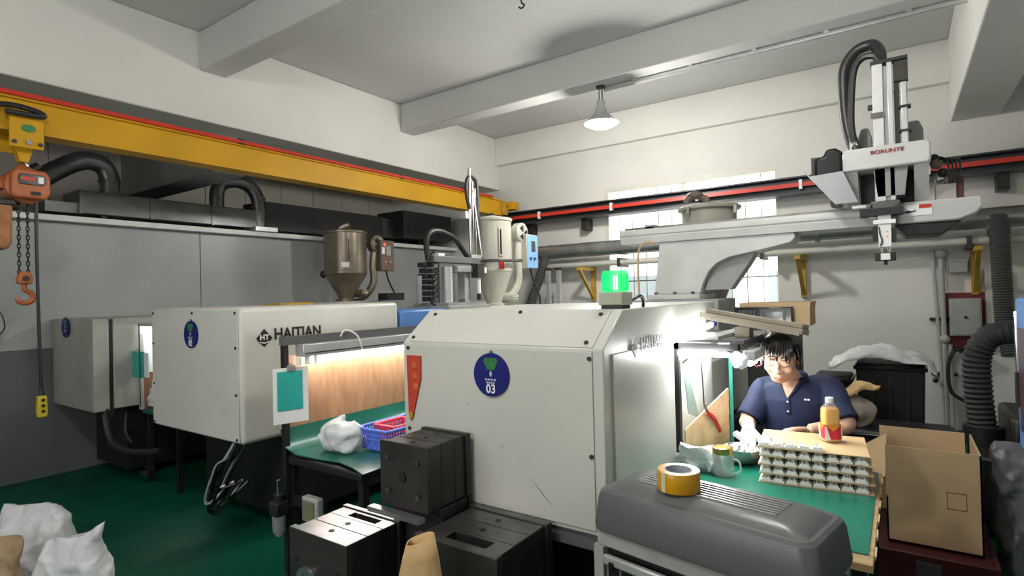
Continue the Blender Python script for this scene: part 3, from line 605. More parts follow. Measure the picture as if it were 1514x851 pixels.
bx(-4.10, -4.02, 5.02, 5.20, 2.02, 2.07).build('post_clamp', alum, ps)
bx(-4.10, -4.03, 4.94, 5.0, 2.48, 2.56).build('post_cap', alum, ps)
G().tube(smooth_path([(-4.06, 5.05, 2.60), (-4.06, 5.0, 2.80), (-4.06, 5.03, 2.95), (-4.06, 5.12, 2.97), (-4.06, 5.2, 2.86), (-4.06, 5.2, 2.3)]), .022, 8).build('hose', rubber, sp)
G().tube(smooth_path([(-4.05, 4.33, 1.98), (-4.05, 4.31, 2.15), (-4.05, 4.36, 2.27), (-4.05, 4.52, 2.30), (-4.05, 4.75, 2.24), (-4.05, 4.92, 2.10), (-4.05, 5.02, 2.0)]), .03, 10).build('hose', rubber, sp)
G().tube(smooth_path([(-4.10, 4.40, 1.98), (-4.10, 4.46, 2.08), (-4.10, 4.55, 2.0)]), .012, 6).build('hose', rubber, sp)
bx(-4.08, -4.02, 4.46, 4.56, 2.03, 2.06).build('white_plug', white, sp)
gp = bx(-4.0, -3.9, 4.98, 5.10, 1.80, 1.95).build('gripper_head', steel_d, sp)
G().cyl((-3.94, 5.04, 1.62), (-3.94, 5.04, 1.82), .022, n=10).build('gripper_rod', white, gp); bx(-3.96, -3.92, 5.025, 5.055, 1.55, 1.63).build('gripper_finger', black, gp)
bx(-3.99, -3.93, 5.12, 5.18, 1.86, 1.92).build('white_valve', white, gp)
G().tube([(-3.99, 5.16, 2.0), (-3.80, 5.26, 2.0), (-3.775, 5.42, 2.0), (-3.775, 5.68, 2.01)], .018, 8).build('outrigger_bar', steel, sp)

# ================================================================== pipes and fittings along the back wall
pp = thing('exhaust_pipe', 'thick grey metal exhaust pipe carried along the back wall', 'pipe', (-1.8, 7.45, 2.15))
G().tube([(-4.75, 7.42, 2.23), (1.88, 7.42, 2.26)], .105, 20).build('pipe', pipe_m, pp)
for x in (-4.4, -3.2, -2.0, -.8, .1, 1.3): G().tube([(x, 7.42, 2.232), (x+.05, 7.42, 2.232)], .112, 20).build('pipe_joint', pipe_m, pp)
pt = thing('water_pipe', 'slim pale water pipe running below the exhaust pipe', 'pipe', (-1.8, 7.5, 2.0))
G().tube([(-4.7, 7.52, 2.02), (1.88, 7.52, 2.04)], .042, 14).build('pipe', mat('pale pipe', (.55, .55, .50), .5, var=.1), pt)
for x in (-3.3, -1.4, .6): bx(x-.02, x+.02, 7.45, 7.79, 1.96, 2.09).build('pipe_clip', steel_d, pt)
hz = thing('flexible_hose', 'grey ribbed hose slanting down off exhaust pipe beside blue panel', 'hose', (-4.5, 7.2, 1.6))
def ribbed(pts, rad, m, parent, step=.03, name='hose_wall'):
    P = smooth_path(pts, 10); g = G()
    # resample
    Q = [P[0]]; acc = 0
    for a, b in zip(P, P[1:]):
        L = (b-a).length; t = step/2-acc
        while t < L: Q.append(a+(b-a)*(t/L)); t += step/2
        acc = L-(t-step/2)
    g.tube(Q, [rad*(1.0 if i % 2 else .86) for i in range(len(Q))], 14); return g.build(name, m, parent, ang=60)
hosem = mat('grey hose', (.085, .087, .09), .5, var=.2)
ribbed([(-4.45, 7.34, 2.18), (-4.5, 7.3, 1.9), (-4.62, 7.2, 1.5), (-4.68, 7.1, 1.1)], .075, hosem, hz)
for i, (x, lab) in enumerate(((-3.85, 'left of the window'), (-.98, 'right of the window'), (.66, 'above the grey switch box'))):
    k = thing('pipe_bracket', 'yellow angle bracket under the pipes '+lab, 'bracket', (x, 7.8, 1.5), group='yellow pipe brackets')
    bx(x-.03, x+.03, 7.74, 7.8, 1.48, 2.08).build('upright', yellow_d, k); bx(x-.03, x+.03, 7.28, 7.74, 1.93, 1.975).build('arm', yellow_d, k)
    G().prism([(7.30, 1.93), (7.36, 1.93), (7.74, 1.56), (7.74, 1.50)], 'x', x-.02, x+.02).build('brace', yellow_d, k)
for i, x in enumerate((-4.36, -4.18)):
    q = thing('window_side_rack', ('pale steel rack post standing next to the ribbed hose', 'pale steel rack post between ribbed hose post and window')[i], 'rack', (x, 7.3, 0), group='rack posts')
    bx(x-.03, x+.03, 7.25, 7.31, 0, 1.95).build('post', alum, q); bx(x-.05, x+.05, 7.2, 7.36, 0, .02).build('foot', steel_d, q); bx(x-.04, x+.04, 7.24, 7.32, 1.95, 1.98).build('cap', steel_d, q)
# pendant lamp with its conduit on the cross beam
def pendant(LX, LY, label, watts):
    lp = thing('pendant_lamp', label, 'lamp', (LX, LY, 3.43))
    G().lathe([(.19, 0), (.185, .006), (.15, .03), (.10, .085), (.068, .13), (.06, .17), (.045, .175), (.045, .25), (.02, .26)], (LX, LY, 3.46), 32).build('shade', mat('lamp shade', (.55, .56, .56), .4, metal=.3), lp)
    G().lathe([(.165, 0), (.16, -.012), (.12, -.035), (.0, -.05)], (LX, LY, 3.458), 24).build('bulb', bulbm, lp)
    for dx in (-.018, .018): G().cyl((LX+dx, LY, 3.70), (LX+dx, LY, 3.86), .006, n=6).build('hanger_rod', steel_d, lp)
    bx(LX-.04, LX+.04, LY-.03, LY+.03, 3.845, 3.875).build('ceiling_mount', steel_d, lp)
    ln = bpy.data.lights.new('pendant light', 'POINT'); ln.energy = watts; ln.shadow_soft_size = .12; ln.color = (1, .96, .89)
    lo = bpy.data.objects.new('pendant_light', ln); C.objects.link(lo); lo.location = (LX, LY, 3.33)
LX, LY = -2.66, 5.66
pendant(LX, LY, 'lit conical pendant lamp hanging below ceiling cross beam', 125)
pendant(-.8, 2.93, 'added unseen pendant lamp brightening the work bench from above', 45)  # lamp added out of view to brighten the bench and ceiling
pendant(-1.7, .19, 'added unseen pendant lamp brightening the room from behind the camera', 75)  # lamp added out of view to lift the ceiling and machine fronts
cd = thing('conduit', 'thin grey electric conduit clipped along beam soffit to pendant lamp', 'conduit', (-1, 5.70, 3.85))
G().tube([(LX+.02, 5.72, 3.848), (.5, 5.72, 3.848)], .026, 10).build('pipe', alum, cd)
for k in range(5): bx(-2.3+k*.6, -2.26+k*.6, 5.685, 5.755, 3.86, 3.876).build('saddle', alum, cd)
# hook in the ceiling
hk = thing('ceiling_hook', 'small metal hook screwed into ceiling between beams', 'hook', (-2.71, 4.18, 4.2))
G().tube(smooth_path([(-2.71, 4.18, 4.26), (-2.71, 4.18, 4.20), (-2.68, 4.18, 4.17), (-2.71, 4.18, 4.15), (-2.74, 4.18, 4.17)]), .008, 6).build('hook', steel_d, hk); G().lathe([(.03, 0), (.03, .008)], (-2.71, 4.18, 4.252), 12).build('plate', steel_d, hk)

# ================================================================== electrics on the right of the back wall
eb = thing('switch_box', 'grey electric switch box on dark red board on back wall', 'switch box', (.56, 7.7, 1.0))
bx(.40, .76, 7.76, 7.80, .88, 1.50).build('backing_board', mat('maroon board', (.16, .02, .02), .6), eb)
b = bx(.43, .70, 7.66, 7.76, 1.04, 1.44).build('box_body', mat('switch grey', (.36, .37, .36), .45), eb, bev=.006); bx(.445, .685, 7.652, 7.66, 1.055, 1.425).build('box_door', MATS['switch grey'], b, bev=.003)
G().cyl((.565, 7.64, 1.24), (.565, 7.652, 1.24), .016, n=10).build('lock', black, b)
for i, (x, z0, z1, rad) in enumerate(((.30, .02, 1.98, .02), (.375, .02, 1.98, .026), (.43, .02, .95, .02))):
    q = thing('wall_conduit', ('slanting thin pale conduit left of the paired pipes', 'thick pale vertical conduit with valve beside switch box', 'short pale conduit dropping below the red board')[i], 'conduit', (x, 7.7, 0))
    G().tube([(x, 7.70, z1), (x+(.07 if i == 0 else .01), 7.70, z0)], rad, 10).build('pipe', mat('conduit grey', (.42, .43, .42), .45), q)
    for zz in (.6, 1.2): bx(x-.04, x+.06, 7.69, 7.80, zz, zz+.03).build('pipe_clip', steel_d, q)
    if i == 1: G().ball((x+.01, 7.69, 1.0), .05, 12, 8).build('valve', MATS['conduit grey'], q); G().ball((x, 7.69, 1.93), .055, 12, 8).build('elbow', MATS['conduit grey'], q)
    if i == 0: G().ball((x-.01, 7.66, .55), .028, 10, 8).build('tap_knob', black, q)
jb = thing('junction_box', 'small grey junction box under pipes next to yellow bracket', 'junction box', (.5, 7.7, 1.7)); bx(.44, .60, 7.70, 7.80, 1.72, 1.90).build('box_body', MATS['switch grey'], jb, bev=.005); bx(.43, .61, 7.69, 7.70, 1.84, 1.91).build('lid', MATS['switch grey'], jb)
tk = thing('wall_trunking', 'pale upright plastic trunking beside yellow bracket on back wall', 'trunking', (.8, 7.7, 0)); bx(.74, .86, 7.72, 7.80, .9, 1.75).build('body', MATS['pale pipe'], tk, bev=.004); bx(.745, .855, 7.712, 7.72, .9, 1.75).build('cover', MATS['pale pipe'], tk)
cbl = thing('black_cable_loop', 'black cable looping below switch box on back wall', 'cable', (.5, 7.6, .5)); G().tube(smooth_path([(.56, 7.65, .90), (.45, 7.6, .88), (.40, 7.6, .7), (.42, 7.6, .45), (.55, 7.6, .35)]), .02, 8).build('cable', rubber, cbl); bx(.5, .62, 7.62, 7.70, .86, .92).build('gland', black, cbl)
hv = thing('drop_hose', 'grey flexible hose dropping from exhaust pipe toward blue machine', 'hose', (.8, 7.2, 1.0))
ribbed([(.82, 7.36, 2.26), (.82, 7.28, 2.0), (.82, 7.22, 1.6), (.83, 7.2, 1.2), (.86, 7.1, .9)], .085, hosem, hv, .025)
G().tube([(.82, 7.38, 2.16), (.82, 7.33, 2.10)], .095, 16).build('collar', pipe_m, hv)
hr = thing('elbow_hose', 'thick dark ribbed hose bent downward behind carton', 'hose', (.42, 5, .6))
ribbed([(.95, 5.0, 1.24), (.72, 5.0, 1.26), (.52, 5.0, 1.25), (.43, 5.0, 1.12), (.42, 5.0, .9), (.44, 5.0, .6)], .085, mat('dark ribbed hose', (.022, .022, .025), .7, var=.2), hr, .035)
G().tube([(.44, 5, .62), (.44, 5, .50)], .11, 16).build('cuff', black, hr)
bs = thing('hose_stand', 'black machine base with chrome rod under the ribbed hose', 'machine base', (.6, 4.9, 0))
bx(.38, 1.3, 4.6, 5.4, 0, .50).build('base', black, bs, bev=.02); G().cyl((.60, 4.62, .5), (.585, 4.62, 1.42), .018, n=10).build('rod', chrome, bs)
bx(.55, 1.2, 4.65, 5.3, .5, .75).build('gearbox', steel_d, bs, bev=.03)
bx(.90, 1.3, 4.8, 5.2, .75, 1.40).build('blower_casing', black, bs, bev=.03)
bmh = thing('blue_machine', 'blue painted machine cabinet with dark inset at right', 'machine', (.9, 3.3, 0))
bx(.425, 1.5, 2.65, 3.38, .86, 1.53).build('cabinet', mat('cabinet blue', (.10, .27, .66), .4, var=.12), bmh, bev=.012)
bx(.42, .425, 2.72, 3.30, .95, 1.40).build('inset_panel', mat('inset dark', (.10, .05, .05), .3), bmh)
bx(.47, 1.45, 2.70, 3.33, 0, .86).build('base', black, bmh); bx(.41, .425, 3.30, 3.34, 1.05, 1.2).build('handle', steel_d, bmh)

# ================================================================== bench beside machine 2
b2 = thing('packing_bench', 'green-topped packing bench with lit plywood backboard beside machine 02', 'bench', (-2.65, 2.6, 0))
BZ = .70
bx(-3.0, -2.33, 1.95, 3.25, BZ-.06, BZ-.012).build('bench_top', black, b2, bev=.01)
# curved green sheet: rises at the back like a trough
g = G(); prof = [(-3.02, BZ+.14), (-3.0, BZ+.08), (-2.96, BZ+.035), (-2.88, BZ+.008), (-2.75, BZ-.005), (-2.55, BZ+.0), (-2.40, BZ+.003), (-2.30, BZ-.006)]
ys = [1.965+i*1.305/14 for i in range(15)]
vs = []; 
for dz in (0, -.006):
    for yv in ys: vs += [(p[0], yv+(.03*math.sin(p[0]*9) if yv < 1.97 else 0), p[1]+dz+(.006*math.sin(yv*7) if 0 < prof.index(p) < 7 else 0)) for p in prof]
n = len(prof); N = n*len(ys); fs = []
for i in range(len(ys)-1):
    for j in range(n-1):
        a = i*n+j; fs += [(a, a+1, a+n+1, a+n), (a+N, a+n+N, a+n+1+N, a+1+N)]
for j in range(n-1): fs += [(j, j+N, j+1+N, j+1), (N-n+j, N-n+j+1, 2*N-n+j+1, 2*N-n+j)]
for i in range(len(ys)-1): fs += [(i*n, i*n+n, i*n+n+N, i*n+N), (i*n+n-1, i*n+n-1+N, i*n+2*n-1+N, i*n+2*n-1)]
g.add(vs, fs).build('green_sheet', greenmat, b2)
bx(-3.035, -3.022, 1.97, 3.28, BZ+.02, 1.27).build('backboard', plywood, b2)
for x, yy in ((-2.97, 1.99), (-2.36, 1.99), (-2.36, 3.2), (-2.97, 3.2)): bx(x-.02, x+.02, yy-.02, yy+.02, 0, BZ-.06).build('leg', black, b2)
bx(-2.36, -2.34, 2.02, 3.18, .2, .23).build('stretcher', black, b2)
bx(-3.0, -2.965, 1.935, 1.965, 0, 1.385).build('front_post', black, b2); bx(-3.0, -2.965, 3.2, 3.23, BZ, 1.385).build('rear_post', black, b2)
bx(-3.005, -2.96, 1.93, 3.26, 1.335, 1.385).build('top_rail', enamel_dk, b2)
fx = bx(-2.98, -2.90, 2.02, 3.24, 1.262, 1.335).build('lamp_fixture', alum, b2, bev=.004)
bx(-2.895, -2.888, 2.03, 3.23, 1.28, 1.286).build('fixture_edge', steel_d, fx)
for yy in (2.0, 2.06, 2.11): G().cyl((-2.92, yy, 1.215), (-2.92, yy, 1.262), .014, n=8).build('tube_holder', white, fx)
G().tube([(-2.935, 2.08, 1.235), (-2.935, 3.22, 1.235)], .015, 10).build('light_tube', tubem2, b2)
G().tube(smooth_path([(-2.955, 2.33, 1.36), (-2.94, 2.36, 1.40), (-2.90, 2.42, 1.36), (-2.89, 2.45, 1.27)]), .005, 5).build('tie_wire', white, b2)
# bag of parts, baskets
def bag_mesh(c, rx, ry, hgt, seed, knot=0., n=28, m=16, amp=.03):
    g = G(); vs, fs = [], []
    for i in range(m+1):
        t = i/m; q = (max(0, 1-abs(2*t-.75)**2.6*.55) if knot else (1-.25*t*t))*(1 if t > .02 else .9)
        if knot and t > .62: q *= max(.32, 1-(t-.62)*3.0)
        if knot and t > .85: q *= 1+(t-.85)*4
        for j in range(n):
            a = 2*PI*j/n; w = 1+.08*math.sin(5*a+seed)+.05*math.sin(9*a+3*seed)*t
            vs.append((c[0]+rx*q*w*math.copysign(abs(math.cos(a))**.75, math.cos(a)), c[1]+ry*q*w*math.copysign(abs(math.sin(a))**.75, math.sin(a)), c[2]+hgt*t))
    for i in range(m):
        for j in range(n): a, b = i*n+j, i*n+(j+1) % n; fs.append((a, b, b+n, a+n))
    fs += [tuple(range(n))[::-1], tuple(range(m*n, (m+1)*n))]
    g.add(vs, fs); lo = c[2]
    crumple(g, amp, 11, seed); crumple(g, amp*.5, 27, seed+5)
    g.v = [(p[0], p[1], max(p[2], lo)) for p in g.v]; return g
o = bag_mesh((-2.74, 2.16, BZ+.012), .13, .105, .215, 2.2, 1).build('parts_bag', plastic_c, ang=50); tag(o, 'knotted clear bag of white parts on green bench', 'plastic bag')
def basket(name, label, x0, x1, y0, y1, z, hgt, m, cat='basket', rows=4):
    t = thing(name, label, cat, ((x0+x1)/2, (y0+y1)/2, z)); tp = .025
    bx(x0+tp, x1-tp, y0+tp, y1-tp, z, z+.006).build('bottom', m, t)
    def side(P0, P1, Q0, Q1):   # bottom P0-P1, top Q0-Q1; a lattice of slats and rails
        P0, P1, Q0, Q1 = map(Vector, (P0, P1, Q0, Q1)); g = G()
        nn = max(6, int((P1-P0).length/.018))
        for i in range(nn+1): s = i/nn; g.tube([P0.lerp(P1, s), Q0.lerp(Q1, s)], .0042, 5)
        for k in range(rows): s = k/rows; g.tube([P0.lerp(Q0, s), P1.lerp(Q1, s)], .0045, 5)
        return g
    a = [(x0+tp, y0+tp, z), (x1-tp, y0+tp, z), (x1-tp, y1-tp, z), (x0+tp, y1-tp, z)]; b = [(x0, y0, z+hgt), (x1, y0, z+hgt), (x1, y1, z+hgt), (x0, y1, z+hgt)]
    for i in range(4): side(a[i], a[(i+1) % 4], b[i], b[(i+1) % 4]).build('lattice_side', m, t)
    for i in range(4): G().tube([b[i], b[(i+1) % 4]], .010, 6).build('rim', m, t)
    return t
blueb = mat('blue basket', (.10, .20, .80), .35, var=.1); redb = mat('red basket', (.85, .06, .12), .35, var=.1)
basket('plastic_basket', 'blue lattice plastic basket on green bench', -2.68, -2.42, 2.22, 2.62, BZ+.012, .12, blueb)
basket('plastic_basket', 'small red lattice basket nested inside the blue one', -2.64, -2.46, 2.32, 2.55, BZ+.05, .085, redb)
# clipboard on the bench post
def clipboard(loc, rz, label, two=False):
    t = thing('clipboard', label, 'clipboard', loc, rz)
    bx(-.01, 0, -.10, .10, -.32, 0).build('board', whitep, t, local=True)
    pg = bx(.0, .004, -.078, .066, -.245, -.02).build('teal_sheet', teal, t, local=True)
    cl = G().cbox((.006, 0, -.002), (.012, .05, .03)).build('clip', chrome, t, local=True); G().tube([(.004, -.02, .01), (.012, 0, .025), (.004, .02, .01)], .004, 6).build('clip_ring', chrome, cl, local=True)
    return t
clipboard((-2.94, 1.96, 1.205), R(-16), 'white clipboard with teal sheet hung on bench post by machine 02')
# regulator under the bench, cables under machine 2
fg = thing('air_filter', 'small clear-bowl air filter on black bench leg', 'air filter', (-2.99, 1.9, .2))
bx(-3.03, -2.95, 1.86, 1.94, .36, .44).build('head', steel_d, fg, bev=.008); G().lathe([(.02, 0), (.038, .03), (.04, .12)], (-2.99, 1.90, .24), 16).build('bowl', mat('smoky bowl', (.35, .36, .37), .12, alpha=.7), fg)
G().tube([(-2.99, 1.90, .44), (-2.99, 1.90, .56)], .012, 8).build('pipe', chrome, fg); G().cyl((-2.99, 1.90, .44), (-2.99, 1.90, .48), .03, n=12).build('knob', black, fg)
bx(-3.02, -2.96, 1.94, 1.98, .38, .42).build('mount', steel_d, fg)
sk = thing('wall_socket', 'white framed socket box on bench leg above dark floor', 'socket', (-2.36, 1.93, .30)); b = bx(-2.80, -2.66, 1.915, 1.965, .36, .50).build('box', mat('socket frame', (.42, .44, .42), .4), sk, bev=.012); bx(-2.78, -2.68, 1.908, 1.915, .38, .48).build('face', mat('socket face', (.20, .19, .12), .4), b)
bx(-2.96, -2.80, 1.965, 1.985, .40, .46).build('mount_bar', black, sk); bx(-2.80, -2.66, 1.965, 1.985, .40, .46).build('mount_plate', black, sk)
cbn = thing('cable_bundle', 'bundle of black and white cables drooping under machine 02', 'cable', (-3.75, 2.0, .3))
for k in range(9):
    a = random.uniform(-.09, .09); zz = random.uniform(-.08, .10); yo = random.uniform(-.05, .03)
    G().tube(smooth_path([(-3.56+a*.4, 2.02+yo, .68), (-3.60+a*.6, 1.99+yo, .58), (-3.68+a, 1.96+yo, .46-zz), (-3.75+a, 1.95+yo, .32-zz), (-3.76+a, 1.96+yo, .27-zz), (-3.70+a, 1.98+yo, .30-zz), (-3.63+a, 2.05+yo, .40)]), .009, 6).build('cable', (blackg, blackg, alum)[k % 3], cbn)

# bench beside machine 1
b1 = thing('packing_bench', 'small lit green bench with wood backboard beside machine against left wall', 'bench', (-5.3, 2.7, 0))
bx(-5.62, -5.0, 2.25, 3.3, .62, .66).build('bench_top', greenmat, b1, bev=.005)
for x in (-5.58, -5.04):
    for yy in (2.3, 3.25): bx(x-.02, x+.02, yy-.02, yy+.02, 0, .62).build('leg', black, b1)
bx(-5.64, -5.625, 2.27, 3.3, .66, .98).build('backboard', mat('red-brown board', (.36, .16, .08), .5, var=.3, stretch=(1, 1, 4)), b1); bx(-5.64, -5.625, 2.27, 3.3, .98, 1.40).build('white_backboard', white, b1)
bx(-5.60, -5.57, 2.22, 2.25, .66, 1.42).build('front_post', alum, b1); bx(-5.60, -5.30, 2.22, 3.3, 1.40, 1.43).build('hood', alum, b1)
G().tube([(-5.45, 2.3, 1.375), (-5.45, 3.25, 1.375)], .015, 10).build('light_tube', tubem2, b1)
o = G().tube(smooth_path([(-5.52, 2.20, 1.41), (-5.5, 2.19, 1.1), (-5.5, 2.19, .7)]), .004, 5).build('lamp_cord', rubber, b1)
tf = thing('folder', 'teal plastic folder hanging from post of left bench', 'folder', (-5.55, 2.2, .9)); bx(-5.66, -5.44, 2.195, 2.205, .95, 1.18).build('cover', teal, tf); bx(-5.58, -5.53, 2.19, 2.21, 1.17, 1.20).build('clip', chrome, tf)
bx(-5.44, -5.36, 2.20, 2.206, .96, 1.17).build('white_page', whitep, tf)
o = bag_mesh((-5.53, 2.37, .662), .06, .09, .24, 1.1, 0, amp=.03).build('parts_bag', plastic_c, ang=50); tag(o, 'upright clear bag of parts on left bench', 'plastic bag')

# ================================================================== mold blocks
def mold(label, x0, x1, y0, y1, z0, z1, th, top, side, pocket=None, lab_g=None, ring=True, lip=.012):
    t = thing('mold_block', label, 'mold', ((x0+x1)/2, (y0+y1)/2, z0))
    s = sum(th); yy = y0
    for i, a in enumerate(th):
        yn = yy+(y1-y0)*a/s; cl = i in (0, len(th)-1)
        xa, xb = (x0, x1) if cl else (x0+lip, x1-lip); zt = z1 if not cl else z1+.006; zb = z0
        def frame(za, zb2):
            g = G(); w = xb-xa
            return g.box(xa, xa+w*.28, yy+.001, yn-.001, za, zb2).box(xb-w*.20, xb, yy+.001, yn-.001, za, zb2).box(xa+w*.28, xb-w*.20, yy+.001, yy+.016, za, zb2).box(xa+w*.28, xb-w*.20, yn-.016, yn-.001, za, zb2)
        if pocket and i == pocket:
            g = frame(zt-.05, zt-.002); g.box(xa, xb, yy+.001, yn-.001, zb, zt-.05); w = xb-xa
            p = g.build('mold_plate', side, t); bx(xa+w*.28+.001, xb-w*.20-.001, yy+.017, yn-.017, zt-.049, zt-.03).build('pocket_floor', black, p)
            frame(zt-.002, zt).build('top_sheen', top, p)
        else:
            p = bx(xa, xb, yy+.001, yn-.001, zb, zt-.002).build('mold_plate', side, t, bev=.002)
            bx(xa+.002, xb-.002, yy+.003, yn-.003, zt-.002, zt).build('top_sheen', top, p)  # lighter steel on top: the bench tube's reflection put into the colour
        if not cl and i != pocket and a > .6:
            G().lathe([(.012, 0), (.012, .003)], ((xa+xb)/2, (yy+yn)/2, zt-.001), 14).build('hole', black, p)
        yy = yn
    if ring:
        Mf = Matrix.Translation(((x0+x1)/2-.06, y0, z0+(z1-z0)*.60)) @ Euler((PI/2, 0, 0)).to_matrix().to_4x4()
        G().lathe([(.055, 0), (.055, .014), (.035, .014), (.032, .003)], n=28, M=Mf).build('locating_ring', steel_l, t)
    for x in (x0+.05, x1-.05):
        for z in (z0+(z1-z0)*.25, z0+(z1-z0)*.75): G().cyl((x, y0+.001, z), (x, y0-.002, z), .013, n=12).build('bolt_hole', black, t)
    return t
tro = thing('mold_trolley', 'low black steel trolley carrying the mold blocks', 'trolley', (-1.75, 1.7, 0))
bx(-2.20, -1.08, 1.24, 1.91, .14, .20).build('deck', black, tro, bev=.004)
for x in (-2.1, -1.2):
    for yy in (1.32, 1.84): G().cyl((x-.02, yy, .055), (x+.02, yy, .055), .055, n=16).build('caster', rubber, tro); bx(x-.03, x+.03, yy-.03, yy+.03, .105, .14).build('caster_fork', steel_d, tro)
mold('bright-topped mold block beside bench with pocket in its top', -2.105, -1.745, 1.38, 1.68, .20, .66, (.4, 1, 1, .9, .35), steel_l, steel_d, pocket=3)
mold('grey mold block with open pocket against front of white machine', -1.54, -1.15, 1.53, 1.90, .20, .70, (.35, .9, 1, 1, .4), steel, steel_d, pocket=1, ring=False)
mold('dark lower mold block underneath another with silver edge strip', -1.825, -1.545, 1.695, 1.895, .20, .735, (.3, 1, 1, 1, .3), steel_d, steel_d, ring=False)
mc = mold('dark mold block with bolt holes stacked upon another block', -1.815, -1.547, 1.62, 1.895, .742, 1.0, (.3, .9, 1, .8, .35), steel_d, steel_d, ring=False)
G().lathe([(.022, 0), (.022, .006)], n=16, M=Matrix.Translation((-1.685, 1.62, .87)) @ Euler((PI/2, 0, 0)).to_matrix().to_4x4()).build('sprue_hole', black, mc)
bx(-1.835, -1.545, 1.565, 1.60, .722, .742).build('edge_strip', steel_l, mc)
for z in (.80, .94):
    for x in (-1.77, -1.60): G().cyl((x, 1.62, z), (x, 1.616, z), .011, n=12).build('socket_screw', steel, mc)
# kraft paper cone standing in front of the molds
g = G(); vs, fs = [], []; n = 24
for i in range(9):
    t = i/8; q = .115*(1-t**2.5*.50)
    for j in range(n):
        a = 2*PI*j/n; vs.append((-1.36+.02*t+q*math.cos(a)*(1+.05*math.sin(3*a)), 1.36+q*.55*math.sin(a), .30+.52*t-(.025*t*t*(1-math.cos(a-.4)) if i > 5 else 0)))
for i in range(8):
    for j in range(n): a, b = i*n+j, i*n+(j+1) % n; fs.append((a, b, b+n, a+n))
kb = thing('paper_bag', 'rolled kraft paper bag standing before the mold blocks', 'paper bag', (-1.36, 1.36, 0))
o = g.add(vs, fs).build('paper', kraft, kb, ang=60); sd = o.modifiers.new('t', 'SOLIDIFY'); sd.thickness = .004
g = G(); vs2, fs2 = [], []
for i in range(6):
    t = i/5
    for j in range(n): a = 2*PI*j/n; vs2.append((-1.36+(.12-.015*t)*math.cos(a), 1.36+(.085-.03*t)*math.sin(a), .205+.10*t))
for i in range(5):
    for j in range(n): a, b = i*n+j, i*n+(j+1) % n; fs2.append((a, b, b+n, a+n))
fs2.append(tuple(range(n))[::-1]); crumple(g.add(vs2, fs2), .008, 14).build('bag_base', kraft, kb, ang=60)
G().prism([(-.05, -.02), (.06, -.03), (.03, .18), (-.02, .17)], 'z', 0, .003, Matrix.Translation((-1.325, 1.30, .50)) @ Euler((R(80), 0, R(12))).to_matrix().to_4x4()).build('folded_flap', kraft, kb)

def ridge(g, amp, sc, seed):
    out = []
    for p in g.v:
        v = Vector(p); q = v*sc+Vector((seed*3.1, seed, 2)); n1 = 1-2*abs(noise.noise(q)); n2 = 1-2*abs(noise.noise(q+Vector((17, 5, 9))))
        out.append((v.x+amp*n1*.5, v.y-amp*n2, v.z+amp*n1*.3))
    g.v = out; return g
# sacks at lower left
def sack(label, c, rx, ry, hgt, rz, seed, m=sackm, cat='sack', tilt=0.):
    g = G(); vs, fs = [], []; n, k = 96, 44
    for i in range(k+1):
        t = i/k; wx = 1-.10*t+.06*math.sin(PI*t); wy = (1-t**2.2)*.92+.06
        for j in range(n):
            a = 2*PI*j/n; ca, sa = math.cos(a), math.sin(a)
            vs.append((rx*wx*math.copysign(abs(ca)**.6, ca), ry*wy*math.copysign(abs(sa)**.6, sa), hgt*t+tilt*ca*t*t))
    for i in range(k):
        for j in range(n): a, b = i*n+j, i*n+(j+1) % n; fs.append((a, b, b+n, a+n))
    fs += [tuple(range(n))[::-1], tuple(range(k*n, (k+1)*n))]
    g.add(vs, fs); crumple(g, .035, 5, seed); ridge(g, .020, 7, seed); ridge(g, .009, 15, seed+4)
    M = Matrix.Translation(c) @ Euler((0, 0, rz)).to_matrix().to_4x4(); g.v = [tuple(M @ Vector((p[0], p[1], max(p[2], 0)))) for p in g.v]
    o = g.build('material_sack', m, ang=50); return tag(o, label, cat, None)
sack('crumpled white woven sack with pointed corner on green floor', (-3.56, 1.10, .0), .19, .13, .42, R(28), 1.5, tilt=.06)
sack('flat-topped white sack standing behind the crumpled one', (-4.22, 1.12, .0), .25, .13, .44, R(22), 4.5, tilt=.01)
sack('brown kraft sack wedged between white sacks', (-3.86, .86, .0), .16, .07, .42, R(25), 8.5, mat('brown crumpled paper', (.36, .25, .14), .8, var=.35, scale=9, bump=.5))

# ================================================================== bench beside machine 3
TZ = .75
b3 = thing('work_bench', 'green-matted work bench with light hood where the worker sits', 'bench', (-.5, 2.55, 0))
bx(-.90, -.09, 2.03, 3.06, TZ-.03, TZ-.004).build('bench_top', wood, b3, bev=.003)
bx(-.905, -.105, 2.10, 3.05, TZ-.004, TZ).build('green_mat', mat('bright green mat', (.008, .19, .125), .3, var=.15, scale=4), b3)
for x, yy in ((-.86, 2.07), (-.13, 2.07), (-.13, 3.02), (-.86, 3.02)): bx(x-.02, x+.02, yy-.02, yy+.02, 0, TZ-.03).build('leg', black, b3)
for k in range(6): G().cbox((-.088, 2.15+k*.16, TZ-.012), (.006, .08, .012), (0, R(random.uniform(-15, 15)), 0)).build('edge_tape', card_l, b3)
bx(-.925, -.895, 2.705, 2.735, TZ, 1.345).build('front_post', black, b3)
bx(-.925, -.62, 2.705, 2.735, 1.315, 1.345).build('front_rail', black, b3)
bx(-.635, -.605, 2.735, 3.42, 1.315, 1.345).build('side_rail', enamel_dk, b3)
hd = bx(-.91, -.60, 2.74, 3.42, 1.347, 1.36).build('hood_plate', enamel_dk, b3)
bx(-.79, -.72, 2.76, 3.40, 1.361, 1.375).build('hood_strip', alum, hd)
for yy in (2.85, 3.2): G().cyl((-.68, yy, 1.36), (-.68, yy, 1.366), .012, n=8).build('rivet', chrome, hd)
fx = bx(-.61, -.555, 2.76, 3.0, 1.265, 1.315).build('lamp_fixture', mat('milky diffuser', (.55, .56, .56), .3), b3, bev=.008)
